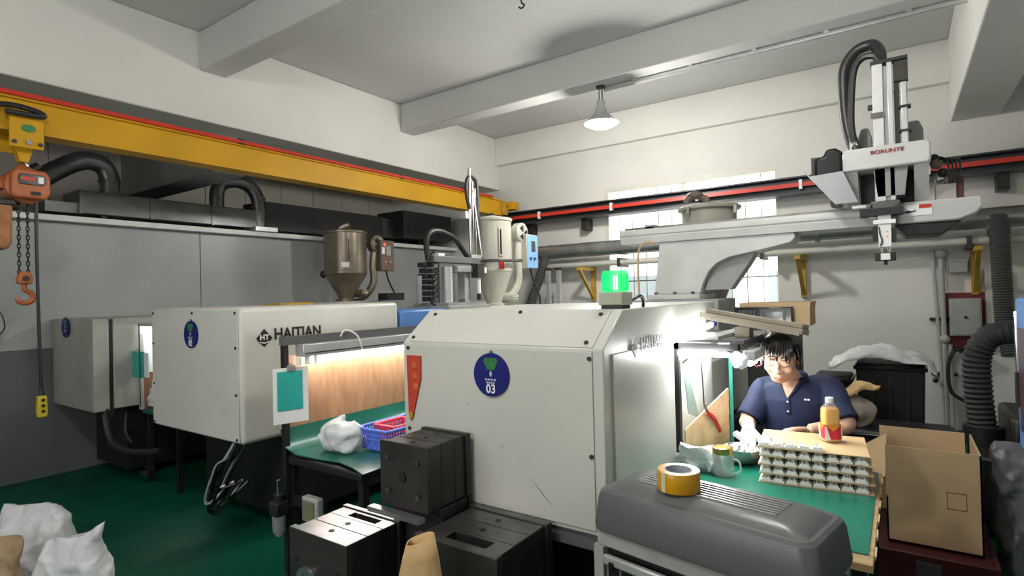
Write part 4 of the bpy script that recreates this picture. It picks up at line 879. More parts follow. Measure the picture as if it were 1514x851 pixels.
G().tube([(-.83, 2.75, 1.285), (-.83, 3.35, 1.285)], .018, 10).build('light_tube', tubem, b3)
G().tube([(-.583, 2.77, 1.252), (-.583, 2.88, 1.252)], .012, 8).build('light_tube', tubem2, b3)
for k, yy in enumerate((2.91, 2.95, 2.985)): G().ball((-.578, yy, 1.262), .010, 10, 8).build('lamp_spot', tubem, fx)
G().tube(smooth_path([(-.575, 2.80, 1.262), (-.565, 2.82, 1.235), (-.55, 2.86, 1.24), (-.555, 2.87, 1.262)]), .004, 5).build('cord_loop', mat('pink cord', (.55, .12, .2), .5), fx)
o = crumple(G().ball((-.63, 2.75, 1.265), (.035, .03, .04), 18, 12), .03, 26, 3).build('wrap', plastic_c, b3, ang=60)
bx(-.762, -.745, 3.115, 3.125, TZ, 1.26).build('glass_upright', mat('green glass edge', (.03, .22, .17), .15), b3)
G().tube([(-.89, 2.69, 1.298), (-.66, 2.69, 1.298)], .012, 10).build('front_tube', tubem, b3)
tb = G().tube([(-.898, 2.58, 1.362), (-.885, 3.25, 1.402)], .015, 10).build('upper_tube', tubem2, b3)
G().tube([(-.885, 3.25, 1.402), (-.884, 3.31, 1.405)], .017, 10).build('tube_cap', mat('violet cap', (.08, .07, .45), .35), tb)
# leaning carton sheet, hanging sheet, pliers
def quad_plate(A, B, Cc, D, th, name, m, parent=None):
    P = [Vector(p) for p in (A, B, Cc, D)]; nn = (P[1]-P[0]).cross(P[2]-P[0]).normalized()*th
    g = G().add(P+[p+nn for p in P], [(3, 2, 1, 0), (4, 5, 6, 7)]+[(i, (i+1) % 4, (i+1) % 4+4, i+4) for i in range(4)])
    return g.build(name, m, parent)
o = quad_plate((-.885, 2.75, TZ+.001), (-.885, 2.75, .915), (-.765, 3.11, 1.075), (-.765, 3.11, TZ+.001), .008, 'leaning_board', mat('mottled board', (.78, .56, .33), .7, col2=(.62, .41, .21), scale=14)); tag(o, 'mottled tan board leaning on machine side under light hood', 'board')
hs = thing('hanging_sheet', 'grey-green plastic sheet hanging from hood post', 'sheet', (-.88, 2.8, .9)); quad_plate((-.890, 2.745, 1.255), (-.878, 2.765, 1.25), (-.86, 2.90, .945), (-.885, 2.80, .985), .003, 'sheet', mat('grey-green sheet', (.30, .38, .35), .4), hs); G().cyl((-.894, 2.75, 1.24), (-.87, 2.76, 1.265), .008, n=8).build('peg', chrome, hs)
pl = thing('pliers', 'red-handled pliers hanging on wire against tan board', 'pliers', (-.84, 2.95, .95))
G().tube([(-.835, 2.86, 1.31), (-.825, 2.865, 1.02)], .0035, 5).build('wire', steel_d, pl)
G().tube(smooth_path([(-.825, 2.865, 1.03), (-.82, 2.88, 1.0), (-.818, 2.895, .985)]), .008, 6).build('jaws', steel, pl)
for s in (0, .012): G().tube(smooth_path([(-.818, 2.895, .985-s), (-.80, 2.96, .94-s), (-.785, 3.0, .875-s)]), .007, 6).build('handle', redm, pl)
# cardboard lying on the hood
cd_ = thing('flat_carton', 'dusty folded carton strip lying across top of light hood', 'carton', (-.62, 2.98, 1.36))
Mc = Matrix.Translation((-.61, 2.99, 1.425)) @ Euler((R(-6), R(9.5), R(-3))).to_matrix().to_4x4()
G().box(-.24, .24, -.09, .09, -.012, .014, Mc).build('lower_layer', card_g, cd_); G().box(-.22, .235, -.06, .095, .014, .040, Mc).build('upper_layer', card_g, cd_, bev=.006); G().box(-.20, .23, -.094, -.088, -.02, .0, Mc).build('folded_lip', card_g, cd_)
bx(-.69, -.62, 2.95, 3.05, 1.361, 1.41).build('prop_block', card_g, cd_)
# controller and cabinet behind the worker
ct = thing('control_cabinet', 'tall black control cabinet with screen behind the worker', 'cabinet', (-.73, 4.4, 0))
bx(-.89, -.60, 4.15, 4.62, 0, 1.30).build('body', black, ct, bev=.006); p = bx(-.97, -.60, 4.16, 4.5, 1.302, 1.47).build('screen_housing', blackg, ct, bev=.006)
bx(-.80, -.64, 4.153, 4.16, 1.32, 1.455).build('screen_bezel', enamel_dk, p, bev=.003); bx(-.785, -.655, 4.148, 4.153, 1.335, 1.44).build('screen', mat('dark screen', (.02, .03, .035), .12), p)
g = G()
for k in range(7): g.box(-.94+k*.016, -.932+k*.016, 4.156, 4.16, 1.36, 1.45)
g.build('vent_slot', enamel_dk, p)
bx(-.70, -.585, 4.13, 4.15, 1.0, 1.305).build('side_door', enamel_dk, ct)
bb = thing('folded_box', 'brown crushed carton lying on black control cabinet', 'carton', (-.68, 4.5, 1.47)); crumple(bx(-.95, -.50, 4.22, 4.55, 1.472, 1.50), .01, 6).build('flap', card, bb); crumple(bx(-.598, -.50, 4.22, 4.5, 1.34, 1.472), .012, 8).build('body', card, bb)

# ================================================================== things on the bench
bl = thing('metal_bowl', 'shiny steel bowl heaped with small white parts', 'bowl', (-.655, 2.90, TZ))
prof = [(.035, 0), (.06, .012), (.082, .045), (.092, .075), (.096, .077), (.090, .074), (.078, .045), (.055, .018), (.0, .014)]
G().lathe(prof, (-.655, 2.90, TZ), 28).build('shell', mat('brushed bowl steel', (.55, .56, .55), .32, metal=.75), bl)
g = G()
for k in range(70):
    a = random.random()*2*PI; q = .078*math.sqrt(random.random()); g.cbox((-.655+q*math.cos(a), 2.90+q*math.sin(a), TZ+.062+.028*(1-q/.08)+random.random()*.008), (.018, .012, .012), (random.random()*3, random.random()*3, random.random()*3))
o = g.build('part_heap', white, bl); o['kind'] = 'stuff'
G().cbox((-.665, 2.94, TZ+.11), (.09, .03, .018), (R(10), R(25), R(-20))).build('clear_scoop', plastic_c, bl)
jr = thing('glass_jar', 'clear mug-shaped glass jar with gold lid on green mat', 'jar', (-.69, 2.665, TZ))
G().lathe([(.043, 0), (.048, .006), (.048, .088), (.043, .100)], (-.69, 2.665, TZ), 24).build('glass', mat('jar glass', (.90, .93, .91), .08, alpha=.40), jr)
G().lathe([(.045, .100), (.046, .105), (.046, .128), (.038, .130), (.036, .128), (0, .128)], (-.69, 2.665, TZ), 24).build('lid', mat('gold lid', (.60, .38, .12), .25, metal=.8), jr)
G().tube(smooth_path([(-.645, 2.66, TZ+.08), (-.615, 2.65, TZ+.075), (-.612, 2.65, TZ+.035), (-.645, 2.66, TZ+.015)]), .0042, 8).build('handle', MATS['jar glass'], jr)
o = bag_mesh((-.80, 2.68, TZ+.001), .085, .06, .09, 5.3, 0, amp=.05).build('film_bag', plastic_c, ang=60); tag(o, 'crumpled clear film bag against tan board', 'plastic bag')
# plug trays, rotated a little on the bench
TR = thing('tray_reference', '', 'tray'); bpy.data.objects.remove(TR)
TC, TA = Vector((-.345, 2.84, TZ)), R(6)
Mt = Matrix.Translation(TC) @ Euler((0, 0, TA)).to_matrix().to_4x4()
TW, TD, STEP, TH = .42, .34, .038, .004
g = G(); g.box(-.0235, .0235, -.021, .021, .001, .009).box(-.017, .017, -.018, .018, .009, .017).box(-.02, .02, -.018, .018, 0, .001)
g.box(-.0035, .0035, .004, .009, .017, .032); g.box(-.011, -.0085+.001, -.010, -.005, .017, .029); g.box(.0075, .011, -.010, -.005, .017, .029)
plug_me = g.mesh('power_plug'); plug_me.materials.append(white)
ords = ('bottom', 'second', 'third', 'fourth', 'top')
for L in range(5):
    z = L*STEP
    o = G().box(-TW/2, TW/2+(.012 if L < 4 else .0), -TD/2, TD/2, 0, TH).build('tray_board', card_l); o.matrix_world = Mt @ Matrix.Translation((.004*(L % 2), 0, z))
    tag(o, ('lowest pale cardboard sheet of the plug stack on green mat', 'second cardboard sheet up in the plug stack', 'third cardboard sheet up in the plug stack', 'fourth cardboard sheet up in the plug stack', 'topmost cardboard sheet of plug stack carrying the bottle')[L], 'cardboard sheet', 'cardboard sheets of the plug stack')
    spots = [(i, j) for j in range(3) for i in range(8)] if L < 4 else [(i, 0) for i in range(5)]+[(0, 1), (1, 1), (0, 2)]
    for i, j in spots:
        o = bpy.data.objects.new('power_plug', plug_me); C.objects.link(o)
        o.matrix_world = Mt @ Matrix.Translation((-TW/2+.026+i*.0515+(.003 if L < 4 else 0), -TD/2+.024+j*.05, z+TH)) @ Euler((0, 0, R(random.uniform(-6, 6)))).to_matrix().to_4x4()
        tag(o, 'white three-pin plug part on '+ords[L]+' cardboard sheet of stack', 'plug', 'plugs on the '+ords[L]+' sheet')
ZT = TZ+4*STEP+TH
# tea bottle
bo = thing('drink_bottle', 'square bottle of amber tea with red label on plug stack', 'bottle', (-.285, 2.90, ZT))
Mb = Matrix.Translation((-.275, 2.885, ZT)) @ Euler((0, 0, R(25))).to_matrix().to_4x4()
def sqring(hw, z, n=24, p=.35): return [(hw*math.copysign(abs(math.cos(a))**p, math.cos(a)), hw*math.copysign(abs(math.sin(a))**p, math.sin(a)), z) for a in [2*PI*j/n for j in range(n)]]
def sqloft(rows, M, n=24):
    g = G(); vs, fs = [], []
    for hw, z, p in rows: vs += sqring(hw, z, n, p)
    for i in range(len(rows)-1):
        for j in range(n): a, b = i*n+j, i*n+(j+1) % n; fs.append((a, b, b+n, a+n))
    fs += [tuple(range(n))[::-1], tuple(range((len(rows)-1)*n, len(rows)*n))]
    return g.add(vs, fs, M)
sqloft([(.031, 0, .4), (.034, .004, .4), (.034, .140, .4), (.031, .152, .5), (.018, .170, .9), (.0155, .176, 1)], Mb).build('bottle_body', mat('bottle clear', (.95, .9, .85), .08, alpha=.16), bo)
sqloft([(.0325, .008, .4), (.0325, .138, .4), (.028, .150, .5)], Mb).build('tea', mat('amber tea', (.80, .40, .03), .15, var=.05), bo)
lb = sqloft([(.0346, .016, .4), (.0346, .080, .4)], Mb).build('label', mat('label red', (.60, .02, .04), .35, var=.1), bo)
for k in range(4): G().prism([(-.031, .081), (.031, .081), (0, .052)], 'y', -.0358, -.0345, Mb @ Euler((0, 0, k*PI/2)).to_matrix().to_4x4()).build('label_chevron', mat('label amber', (.72, .30, .03), .3), lb)
for k in range(4): G().prism([(-.034, .014), (-.034, .074), (-.027, .074), (-.012, .014)], 'y', -.0358, -.0345, Mb @ Euler((0, 0, k*PI/2)).to_matrix().to_4x4()).build('label_streak', whitep, lb)
G().lathe([(.0165, 0), (.017, .002), (.017, .022), (.015, .024)], (0, 0, .174), 20, Mb).build('cap', white, bo)

# ================================================================== lidded cage unit with tape roll in front
cu = thing('caged_cooler', 'charcoal ribbed plastic lid over pale frame with wire cage', 'cooler', (-.475, 1.70, 0), R(-11))
Mu = Matrix.LocRotScale(cu.location, cu.rotation_euler, None)
LXh, LYh = .335, .155
rows = []
g = G(); vs, fs = [], []; n = 48
def rr_ring(hx, hy, z, rad): 
    out = []
    for k in range(n):
        a = 2*PI*(k+.5)/n; c, s = math.cos(a), math.sin(a)
        cx, cy = math.copysign(hx-rad, c), math.copysign(hy-rad, s); out.append((cx+rad*c, cy+rad*s, z))
    return out
for hx, hy, z, rad in ((LXh-.012, LYh-.012, .845, .03), (LXh-.004, LYh-.004, .852, .035), (LXh, LYh, .87, .04), (LXh-.010, LYh-.010, .955, .04), (LXh-.016, LYh-.016, .971, .04), (LXh-.026, LYh-.026, .979, .04), (LXh-.036, LYh-.036, .980, .04), (LXh-.052, LYh-.050, .990, .04), (LXh-.085, LYh-.072, 1.0, .04)): vs += rr_ring(hx, hy, z, rad)
k_ = 9
for i in range(k_-1):
    for j in range(n): a, b = i*n+j, i*n+(j+1) % n; fs.append((a, b, b+n, a+n))
fs += [tuple(range(n))[::-1], tuple(range((k_-1)*n, k_*n))]
lid = g.add(vs, fs).build('lid', plastic_d, cu, local=True, ang=22)
for k in range(7):
    bx(-.215, .205, -.055+k*.018, -.047+k*.018, .9985, 1.0035).build('lid_rib', mat('rib sheen grey', (.24, .242, .25), .25), lid, local=True, bev=.0015)  # ribs paler than the lid: their light reflection put into the colour
fm = mat('pale frame', (.34, .335, .32), .5, var=.2, scale=5)
bx(-.32, .32, -.14, .14, .80, .848).build('top_frame', fm, cu, local=True, bev=.004)
for x in (-.31, .31):
    for yv in (-.13, .13): bx(x-.018, x+.018, yv-.018, yv+.018, 0, .80).build('corner_post', fm, cu, local=True)
for x0, x1 in ((-.285, .003), (.007, .29)):
    rl = G().box(x0, x1, -.162, -.142, .755, .785).build('front_rail', mat('rail silver', (.50, .50, .49), .35, metal=.4), cu, local=True, bev=.006)
    for xx in (x0+.035, x1-.035): bx(xx-.008, xx+.008, -.168, -.16, .745, .77).build('latch', blackg, rl, local=True)
    k = 0
    xx = x0+.012
    while xx < x1:
        G().cyl((xx, -.150, .10), (xx, -.150, .757), .0028, n=6).build('cage_wire', mat('cage wire', (.35, .35, .34), .4, metal=.5), cu, local=True); xx += .046
    for zz in (.66, .54, .42, .30, .18): G().cyl((x0+.005, -.1535, zz), (x1-.005, -.1535, zz), .0028, n=6).build('cage_wire', MATS['cage wire'], cu, local=True)
bx(-.29, .29, -.12, .13, .05, .80).build('core', black, cu, local=True)
for zz in (.66, .42): G().cyl((.323, -.13, zz), (.323, .13, zz), .003, n=6).build('cage_wire', MATS['cage wire'], cu, local=True)
G().tube(smooth_path([(.33, .06, .84), (.36, .08, .82), (.365, .08, .70), (.34, .06, .62), (.325, .0, .60)]), .008, 8).build('power_cord', rubber, cu, local=True)
tp = thing('tape_roll', 'roll of amber packing tape lying on charcoal lid', 'tape', (-.555, 1.665, 1.004))
g = G()
T0 = (-.565, 1.675, 1.004)
G().lathe([(.041, 0), (.062, 0), (.063, .002), (.063, .056), (.062, .058), (.041, .058), (.041, 0)], T0, 40).build('tape', mat('amber tape', (.62, .31, .01), .16, var=.15, scale=30, stretch=(1, 1, .2)), tp)
G().lathe([(.0375, .0005), (.0408, .0005), (.0408, .0585), (.0375, .0585), (.0375, .0005)], T0, 36).build('core', mat('tape core', (.42, .45, .52), .7), tp)
Mtp = Matrix.Translation((T0[0]-.026, T0[1]-.0578, T0[2]+.029)) @ Euler((0, 0, R(-24))).to_matrix().to_4x4()
G().box(-.008, .008, -.0008, .0016, -.028, .028, Mtp).build('tape_end', mat('tape end', (.62, .56, .40), .4), tp)

# ================================================================== carton, crate, bags and bins on the right
ca = thing('cardboard_box', 'large open cardboard box with raised flaps on red crate', 'box', (.11, 4.1, .17))
X0, X1, Y0, Y1, ZB, ZH = -.095, .325, 3.80, 4.33, .17, .69
for nm, a in (('front_wall', (X0, X1, Y0, Y0+.008)), ('back_wall', (X0-.04, X1-.03, Y1-.008, Y1)), ('right_wall', (X1-.008, X1, Y0, Y1)), ('left_wall', (X0, X0+.008, Y0, Y1))):
    zt = {'front_wall': .70, 'back_wall': .70, 'right_wall': .695, 'left_wall': .42}[nm]
    o = bx(a[0], a[1], a[2], a[3], ZB, zt).build(nm, card, ca)
    if nm == 'front_wall':
        g = G(); 
        for q in ((.175, .26, .395, .398), (.175, .26, .482, .485), (.175, .178, .395, .485), (.257, .26, .395, .485)): g.box(q[0], q[1], Y0-.0015, Y0, q[2], q[3])
        g.build('printed_square', mat('print brown', (.16, .09, .04), .8), o)
bx(X0, X1, Y0, Y1, ZB, ZB+.008).build('bottom', card, ca)
quad_plate((X0, Y0+.01, .52), (X0, Y1-.05, .66), (X0-.15, Y1-.1, .56), (X0-.12, Y0+.03, .40), .006, 'side_flap', card, ca)
rc = thing('red_crate', 'dark red plastic crate under the cardboard box', 'crate', (.1, 4.05, 0))
crm = mat('crate red', (.06, .006, .008), .45, var=.2)
for a in ((-.16, .38, 3.68, 3.70), (-.16, .38, 4.38, 4.40), (-.16, -.14, 3.70, 4.38), (.36, .38, 3.70, 4.38)): bx(a[0], a[1], a[2], a[3], 0, .165).build('side', crm, rc, bev=.004)
bx(-.14, .36, 3.70, 4.38, 0, .16).build('floor_panel', crm, rc); bx(.03, .14, 3.672, 3.68, .03, .13).build('label_panel', mat('crate label', (.06, .06, .065), .5), rc)
sack('grey plastic sack sagging beside the cardboard box', (.49, 4.22, 0), .09, .15, .70, R(10), 12.5, bagg, 'sack')
# black bins with plastic sheet
for i, (a, lab, lid_) in enumerate((((-.33, .15, 5.55, 6.05, 0, .95), 'tall black plastic bin draped with white film', 1), ((-.64, -.36, 5.48, 5.85, 0, .84), 'narrow black bin left of the draped bin', 0), ((-.42, .30, 4.95, 5.45, 0, .52), 'low wide black bin before the draped bin', 1))):
    t = thing('storage_bin', lab, 'bin', ((a[0]+a[1])/2, (a[2]+a[3])/2, 0)); tp_ = .03
    g = G(); g.add([(a[0]+tp_, a[2]+tp_, a[4]), (a[1]-tp_, a[2]+tp_, a[4]), (a[1]-tp_, a[3]-tp_, a[4]), (a[0]+tp_, a[3]-tp_, a[4]), (a[0], a[2], a[5]), (a[1], a[2], a[5]), (a[1], a[3], a[5]), (a[0], a[3], a[5])], [(3, 2, 1, 0), (4, 5, 6, 7), (0, 1, 5, 4), (1, 2, 6, 5), (2, 3, 7, 6), (3, 0, 4, 7)])
    g.build('body', black, t, bev=.02); bx(a[0]-.015, a[1]+.015, a[2]-.015, a[3]+.015, a[5]-.05, a[5]-.02).build('rim', blackg, t, bev=.008)
    for k in range(3): bx(a[0]+(a[1]-a[0])*(.25+.25*k)-.012, a[0]+(a[1]-a[0])*(.25+.25*k)+.012, a[2]-.004, a[2]+.03, a[4]+.1, a[5]-.06).build('rib', black, t)
g = G(); nx, ny = 30, 16; vs, fs = [], []
for i in range(nx+1):
    for j in range(ny+1):
        s, t = i/nx, j/ny; x = -.52+.74*s; yv = 5.46+.62*t
        z = 1.005+.055*math.sin(PI*min(1, s*1.15))-(.10*max(0, .3-s)*2.2)-(.14*max(0, s-.86)*4)-(.05*max(0, .12-t)*8)
        z += .03*noise.noise(Vector((x*7, yv*7, 1)))+.014*noise.noise(Vector((x*22, yv*18, 4)))
        if -.36 < x < .18: z = max(z, .975)
        vs.append((x, yv, z))
for i in range(nx):
    for j in range(ny): a = i*(ny+1)+j; fs.append((a, a+ny+1, a+ny+2, a+1))
o = g.add(vs, fs).build('plastic_film', mat('white film', (.72, .73, .74), .35, var=.06, bump=.5, bscale=18), ang=60); tag(o, 'rumpled white plastic film over tall black bin', 'plastic film'); sd = o.modifiers.new('t', 'SOLIDIFY'); sd.thickness = .004
pbk = thing('paper_sack', 'crumpled brown paper sack lying on the low black bin', 'paper sack', (-.40, 5.1, .52)); 
crumple(G().ball((-.33, 5.10, .645), (.15, .10, .12), 26, 16), .05, 9, 2).build('sack_body', card_g, pbk, ang=60)
crumple(G().ball((0, 0, 0), (.17, .09, .03), 28, 14, Matrix.Translation((-.30, 5.06, .80)) @ Euler((R(12), R(-18), 0)).to_matrix().to_4x4()), .05, 9, 5).build('folded_mouth', kraft, pbk, ang=60)

# ================================================================== the worker
pe = thing('person', 'seated worker in navy polo shirt sorting plugs, white glove', 'person', (-.47, 3.3, 0))
HC = Vector((-.512, 3.145, 1.255))
MH = Matrix.Translation(HC) @ Euler((R(24), R(4), R(2))).to_matrix().to_4x4() @ Matrix.Scale(1.17, 4)
def hb(g, c, rad, n=18, m=12): 
    if not isinstance(rad, tuple): rad = (rad,)*3
    return g.ball(c, rad, n, m, MH)
body = G()
# head: skull, face, jaw, nose, brow, lids, lips, ears
hb(body, (0, .012, .028), (.072, .090, .086), 24, 16)
hb(body, (0, -.030, -.020), (.061, .058, .080), 24, 16)
hb(body, (0, -.046, -.078), (.036, .036, .030))
hb(body, (0, -.050, -.052), (.044, .036, .036))
for s in (-1, 1):
    hb(body, (s*.034, -.062, -.026), (.024, .022, .022)); hb(body, (s*.028, -.077, .005), (.018, .007, .011)); hb(body, (s*.074, .004, -.012), (.010, .018, .030))
    hb(body, (s*.011, -.091, -.031), (.009, .010, .008))
    hb(body, (s*.028, -.078, .028), (.022, .010, .008))
hb(body, (0, -.094, -.027), (.011, .014, .011)); hb(body, (0, -.088, -.008), (.009, .012, .024))
hb(body, (0, -.084, -.056), (.020, .008, .006)); hb(body, (0, -.081, -.066), (.017, .009, .006))
# neck
NB = Vector((-.470, 3.255, 1.10)); NT = MH @ Vector((0, .018, -.06))
body.tube(smooth_path([NB-Vector((0, 0, .06)), NB, NB.lerp(NT, .5), NT]), .050, 16)
SL, SR = Vector((-.315, 3.285, 1.085)), Vector((-.615, 3.285, 1.060))   # her left (image right), her right
EL, ER = Vector((-.235, 3.17, .925)), Vector((-.685, 3.17, .900))
WL, WR = Vector((-.385, 3.085, .905)), Vector((-.650, 3.02, .895))
tor = [((-.465, 3.315, .58), .165, .125), ((-.465, 3.312, .68), .155, .115), ((-.465, 3.30, .80), .150, .108), ((-.465, 3.285, .92), .158, .110), ((-.465, 3.272, 1.02), .160, .105), ((-.466, 3.270, 1.085), .140, .085), ((-.468, 3.262, 1.12), .085, .062), ((-.47, 3.258, 1.135), .055, .05)]
body.loft(tor, 28)
body.tube(smooth_path([SL, SL.lerp(EL, .5), EL, EL.lerp(WL, .45), WL], 5), [.052]*5+[.046]*5+[.041, .042, .041, .039, .036]+[.034, .032, .030, .028, .027, .026], 14)
body.tube(smooth_path([SR, SR.lerp(ER, .5), ER, ER.lerp(WR, .45), WR], 5), [.052]*5+[.046]*5+[.041, .042, .041, .039, .036]+[.034, .032, .030, .028, .027, .026], 14)
# legs, bent under the bench
for s in (-1, 1):
    body.tube(smooth_path([(-.465+s*.085, 3.31, .585), (-.465+s*.11, 3.10, .575), (-.465+s*.12, 2.90, .545), (-.465+s*.12, 2.90, .30), (-.465+s*.12, 2.93, .09)], 5), [.085-.002*i for i in range(21)], 14)
    body.ball((-.465+s*.12, 2.88, .045), (.042, .115, .042), 14, 10)
def hand(g, w, fwd, pn, side, curl):
    # w wrist, fwd finger direction, pn palm normal (down), side towards thumb
    fwd, pn = Vector(fwd).normalized(), Vector(pn).normalized(); lat = Vector(side).normalized()
    pc = [w-fwd*.02, w+fwd*.02, w+fwd*.055, w+fwd*.085]
    for k in range(4):
        o = lat*(.027-.018*k)
        g.tube([w+o*.5, w+fwd*.045+o, w+fwd*.085+o], [.014, .015, .0125], 10)
        L = (.066, .074, .070, .055)[k]; b = w+fwd*.085+o; q = [b]; d = fwd.copy()
        for j in range(3):
            d = (d+pn*curl*(.55+.1*k)).normalized(); q.append(q[-1]+d*L*(.45, .32, .23)[j])
        g.tube(q, [.0105, .0098, .009, .0075], 10); g.ball(q[-1], .0075, 10, 6)
    b = w+fwd*.02+lat*.022; q = [b, b+fwd*.025+lat*.026+pn*.008, b+fwd*.050+lat*.034+pn*.018, b+fwd*.072+lat*.030+pn*.026]
    g.tube(q, [.015, .0135, .0115, .0085], 10); g.ball(q[-1], .0085, 10, 6)
hand(body, WL+(WL-EL).normalized()*.012, (WL-EL), (.1, -.35, -1), (-.35, -.9, .3), .5)
bo_ = remeshed(body, 'body', skin, .0055, pe, 2)
# gloved right hand
gv = G(); hand(gv, WR, (.12, -.75, -.42), (.1, -.3, -1), (.95, .1, .0), .45)
gv.tube([WR-(WR-ER).normalized()*.05, WR, WR+Vector((.006, -.03, -.017))], [.034, .033, .031], 14)
remeshed(gv, 'glove', glovem, .005, pe, 2)
# polo shirt
sh = G()
sh.loft([(c, a+.014, b+.014) for c, a, b in tor[:-1]][0:6]+[((-.468, 3.262, 1.118), .092, .072), ((-.469, 3.258, 1.130), .070, .062)], 28)
for S, E_ in ((SL, EL), (SR, ER)):
    q = [S+(Vector((-.465, 3.27, 1.08))-S)*.45, S, S.lerp(E_, .45), S.lerp(E_, .92)]
    sh.tube(smooth_path(q, 5), [.062]*5+[.068, .069, .069, .068, .067]+[.066, .066, .067, .068, .069, .070], 16)
crumple(sh, .008, 14, 2)
shirt = remeshed(sh, 'polo_shirt', navy, .007, pe, 3)
# cut the V of the collar: skin patch, placket and collar leaves lie on the chest
def chest(x, z): 
    # point on the shirt front
    best = None; dg = shirt.data
    return None
sm = shirt.data
from mathutils.bvhtree import BVHTree
bv = BVHTree.FromPolygons([v.co for v in sm.vertices], [p.vertices for p in sm.polygons])
def front(x, z, off=.002):
    hit = bv.ray_cast(Vector((x, 2.5, z)), Vector((0, 1, 0))); p = hit[0] if hit[0] else Vector((x, 3.2, z)); return (p.x, p.y-off, p.z)
def patch(poly, name, m, parent, off=.002, th=.003, sub=6):
    # polygon fan (x,z) draped on the shirt front
    g = G(); vs = []; n = len(poly); cx, cz = sum(p[0] for p in poly)/n, sum(p[1] for p in poly)/n; fs = []
    for k in range(sub+1):
        for p in poly: vs.append(front(cx+(p[0]-cx)*k/sub, cz+(p[1]-cz)*k/sub, off))
    for k in range(sub):
        for j in range(n): a, b = k*n+j, k*n+(j+1) % n; fs.append((a, b, b+n, a+n))
    o = g.add(vs, fs).build(name, m, parent, ang=80); sd = o.modifiers.new('t', 'SOLIDIFY'); sd.thickness = th; return o
def dense(poly, k=5):
    out = []
    for i in range(len(poly)):
        a, b = poly[i], poly[(i+1) % len(poly)]; out += [(a[0]+(b[0]-a[0])*t/k, a[1]+(b[1]-a[1])*t/k) for t in range(k)]
    return out
CX = -.492
patch(dense([(CX-.038, 1.122), (CX+.060, 1.128), (CX+.012, 1.045), (CX+.002, 1.035)]), 'neckline_skin', skin, shirt, .003)
patch(dense([(CX-.052, 1.118), (CX-.036, 1.126), (CX-.002, 1.040), (CX-.012, 1.052)]), 'collar', navy, shirt, .008, .005)
patch(dense([(CX+.078, 1.124), (CX+.058, 1.130), (CX+.008, 1.040), (CX+.030, 1.062)]), 'collar', navy, shirt, .008, .005)
patch(dense([(CX-.008, 1.040), (CX+.014, 1.040), (CX+.016, .955), (CX-.006, .955)]), 'placket', navy, shirt, .003, .003)
cb_ = []
for k in range(15):
    a = R(-62+304*k/14)-PI/2+R(62)-R(62); a = R(-90+40+280*k/14)
    cb_.append((-.474+.064*math.cos(a), 3.246+.058*math.sin(a), 1.128+.014*math.sin(a)))
for dz, rd in ((0, .012), (.014, .009)): G().tube([(p[0], p[1], p[2]+dz) for p in smooth_path(cb_, 3)], rd, 8).build('collar_band', navy, shirt)
for z in (1.02, .97): G().ball(front(CX+.004, z, .006), (.005, .003, .005), 8, 6).build('button', white, shirt)
for k, x in enumerate((-.408, -.394)): 
    p = front(x, 1.035, .002); G().cbox(p, (.011, .003, .008)).build('chest_emblem', whitep, shirt)
# face details
def fm_(pts, rad, name, m): return G().tube([MH @ Vector(p) for p in smooth_path(pts, 4)], rad, 6).build(name, m, bo_)
lash = mat('lash dark', (.10, .05, .04), .6); lip = mat('lips', (.50, .20, .17), .45, var=.05)
for s in (-1, 1):
    fm_([(s*.014, -.0885, .000), (s*.022, -.0905, -.003), (s*.032, -.0885, -.003), (s*.043, -.078, .0)], .0011, 'closed_eyelid', lash)
    fm_([(s*.012, -.089, .026), (s*.026, -.090, .031), (s*.044, -.080, .027)], .0020, 'eyebrow', lash)
fm_([(-.020, -.0875, -.060), (-.008, -.0925, -.058), (0, -.0925, -.0595), (.008, -.0925, -.058), (.020, -.0875, -.060)], .0035, 'upper_lip', lip)
fm_([(-.016, -.087, -.064), (0, -.0925, -.067), (.016, -.087, -.064)], .0040, 'lower_lip', lip)
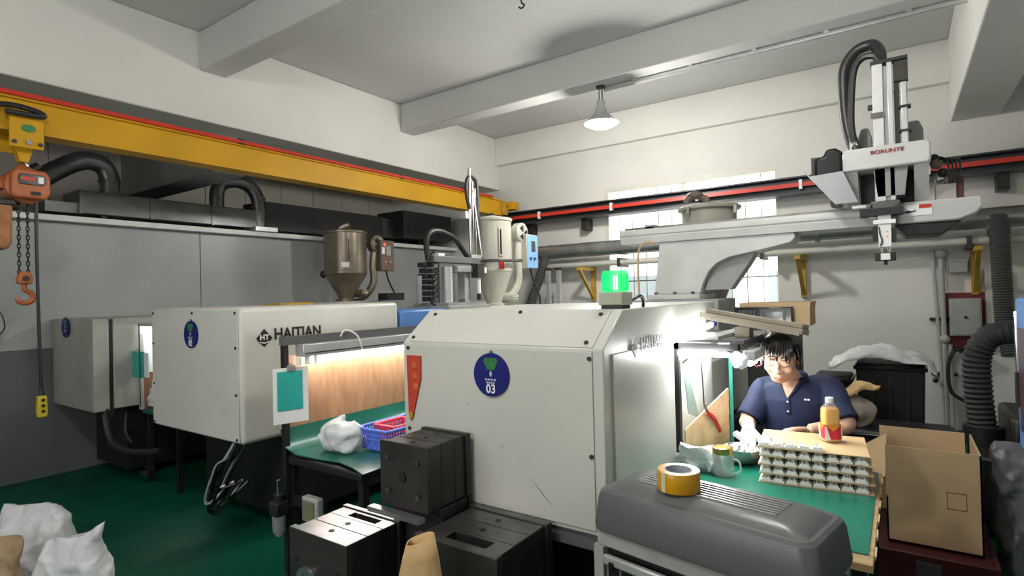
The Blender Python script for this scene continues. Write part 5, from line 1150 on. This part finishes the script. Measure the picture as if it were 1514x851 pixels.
# hair: cap, fringe strands, tied tail
hg = G()
hb(hg, (0, .026, .040), (.083, .092, .088), 24, 16); hb(hg, (0, .062, -.005), (.072, .055, .075), 20, 14)
for s in (-1, 1): hb(hg, (s*.066, .018, .020), (.018, .040, .052))
hb(hg, (0, -.030, .078), (.066, .052, .046), 20, 12)
hair = remeshed(hg, 'hair', hairm, .006, pe, 2)
random.seed(3)
fr_ = G()
for k in range(17):
    x = -.058+.116*k/16+random.uniform(-.003, .003); ln_ = .046+random.uniform(-.020, .016)-abs(x)*.05
    pts = [(x*.75, -.055, .108), (x*.95, -.082-.0*abs(x), .080), (x+random.uniform(-.004, .004), -.101+abs(x)**2*5.5, .052), (x*1.02+random.uniform(-.010, .006), -.104+abs(x)**2*6.5, .080-ln_)]
    fr_.tube([MH @ Vector(p) for p in smooth_path(pts, 3)], [.0055]*4+[.0045]*3+[.0032, .0022, .001], 6)
for s in (-1, 1):
    for k in range(4): 
        pts = [(s*.066, -.04+.012*k, .07), (s*.076, -.038+.013*k, .03), (s*.078, -.030+.014*k, -.03-.006*k)]
        fr_.tube([MH @ Vector(p) for p in smooth_path(pts, 3)], [.007]*3+[.006]*2+[.004, .002], 6)
fr_.build('fringe', hairm, hair)
tl = G(); tl.tube([MH @ Vector(p) for p in smooth_path([(0, .10, .03), (0, .135, .02), (0, .14, -.05), (0, .125, -.12)], 5)], [.022]*6+[.030]*5+[.03, .027, .022, .015, .006], 12); tl.build('tied_tail', hairm, hair)
G().ball(MH @ Vector((.076, .045, .035)), .010, 10, 8).build('hair_clip', white, hair)
for s in (-1, 1): pass
tr_ = G()
for s in (-1, 1): tr_.tube(smooth_path([(-.465+s*.085, 3.31, .58), (-.465+s*.11, 3.10, .572), (-.465+s*.12, 2.90, .54), (-.465+s*.12, 2.90, .30), (-.465+s*.12, 2.93, .10)], 5), [.098-.0021*i for i in range(21)], 14)
tr_.loft([((-.465, 3.315, .52), .17, .13), ((-.465, 3.314, .60), .182, .140), ((-.465, 3.312, .66), .172, .132)], 24)
remeshed(tr_, 'trousers', mat('dark trousers', (.012, .013, .018), .8), .01, pe, 2)
for s in (-1, 1): G().ball((-.465+s*.12, 2.87, .05), (.05, .13, .05), 16, 10).build('shoe', black, pe)
st = thing('stool', 'dark round stool hidden beneath the seated worker', 'stool', (-.465, 3.34, 0))
G().lathe([(.15, 0), (.165, .01), (.165, .03), (.15, .04)], (-.465, 3.36, .47), 24).build('seat', black, st)
for a in (45, 135, 225, 315): G().cyl((-.465+.10*math.cos(R(a)), 3.36+.10*math.sin(R(a)), .47), (-.465+.17*math.cos(R(a)), 3.36+.17*math.sin(R(a)), 0), .012, n=8).build('leg', steel_d, st)
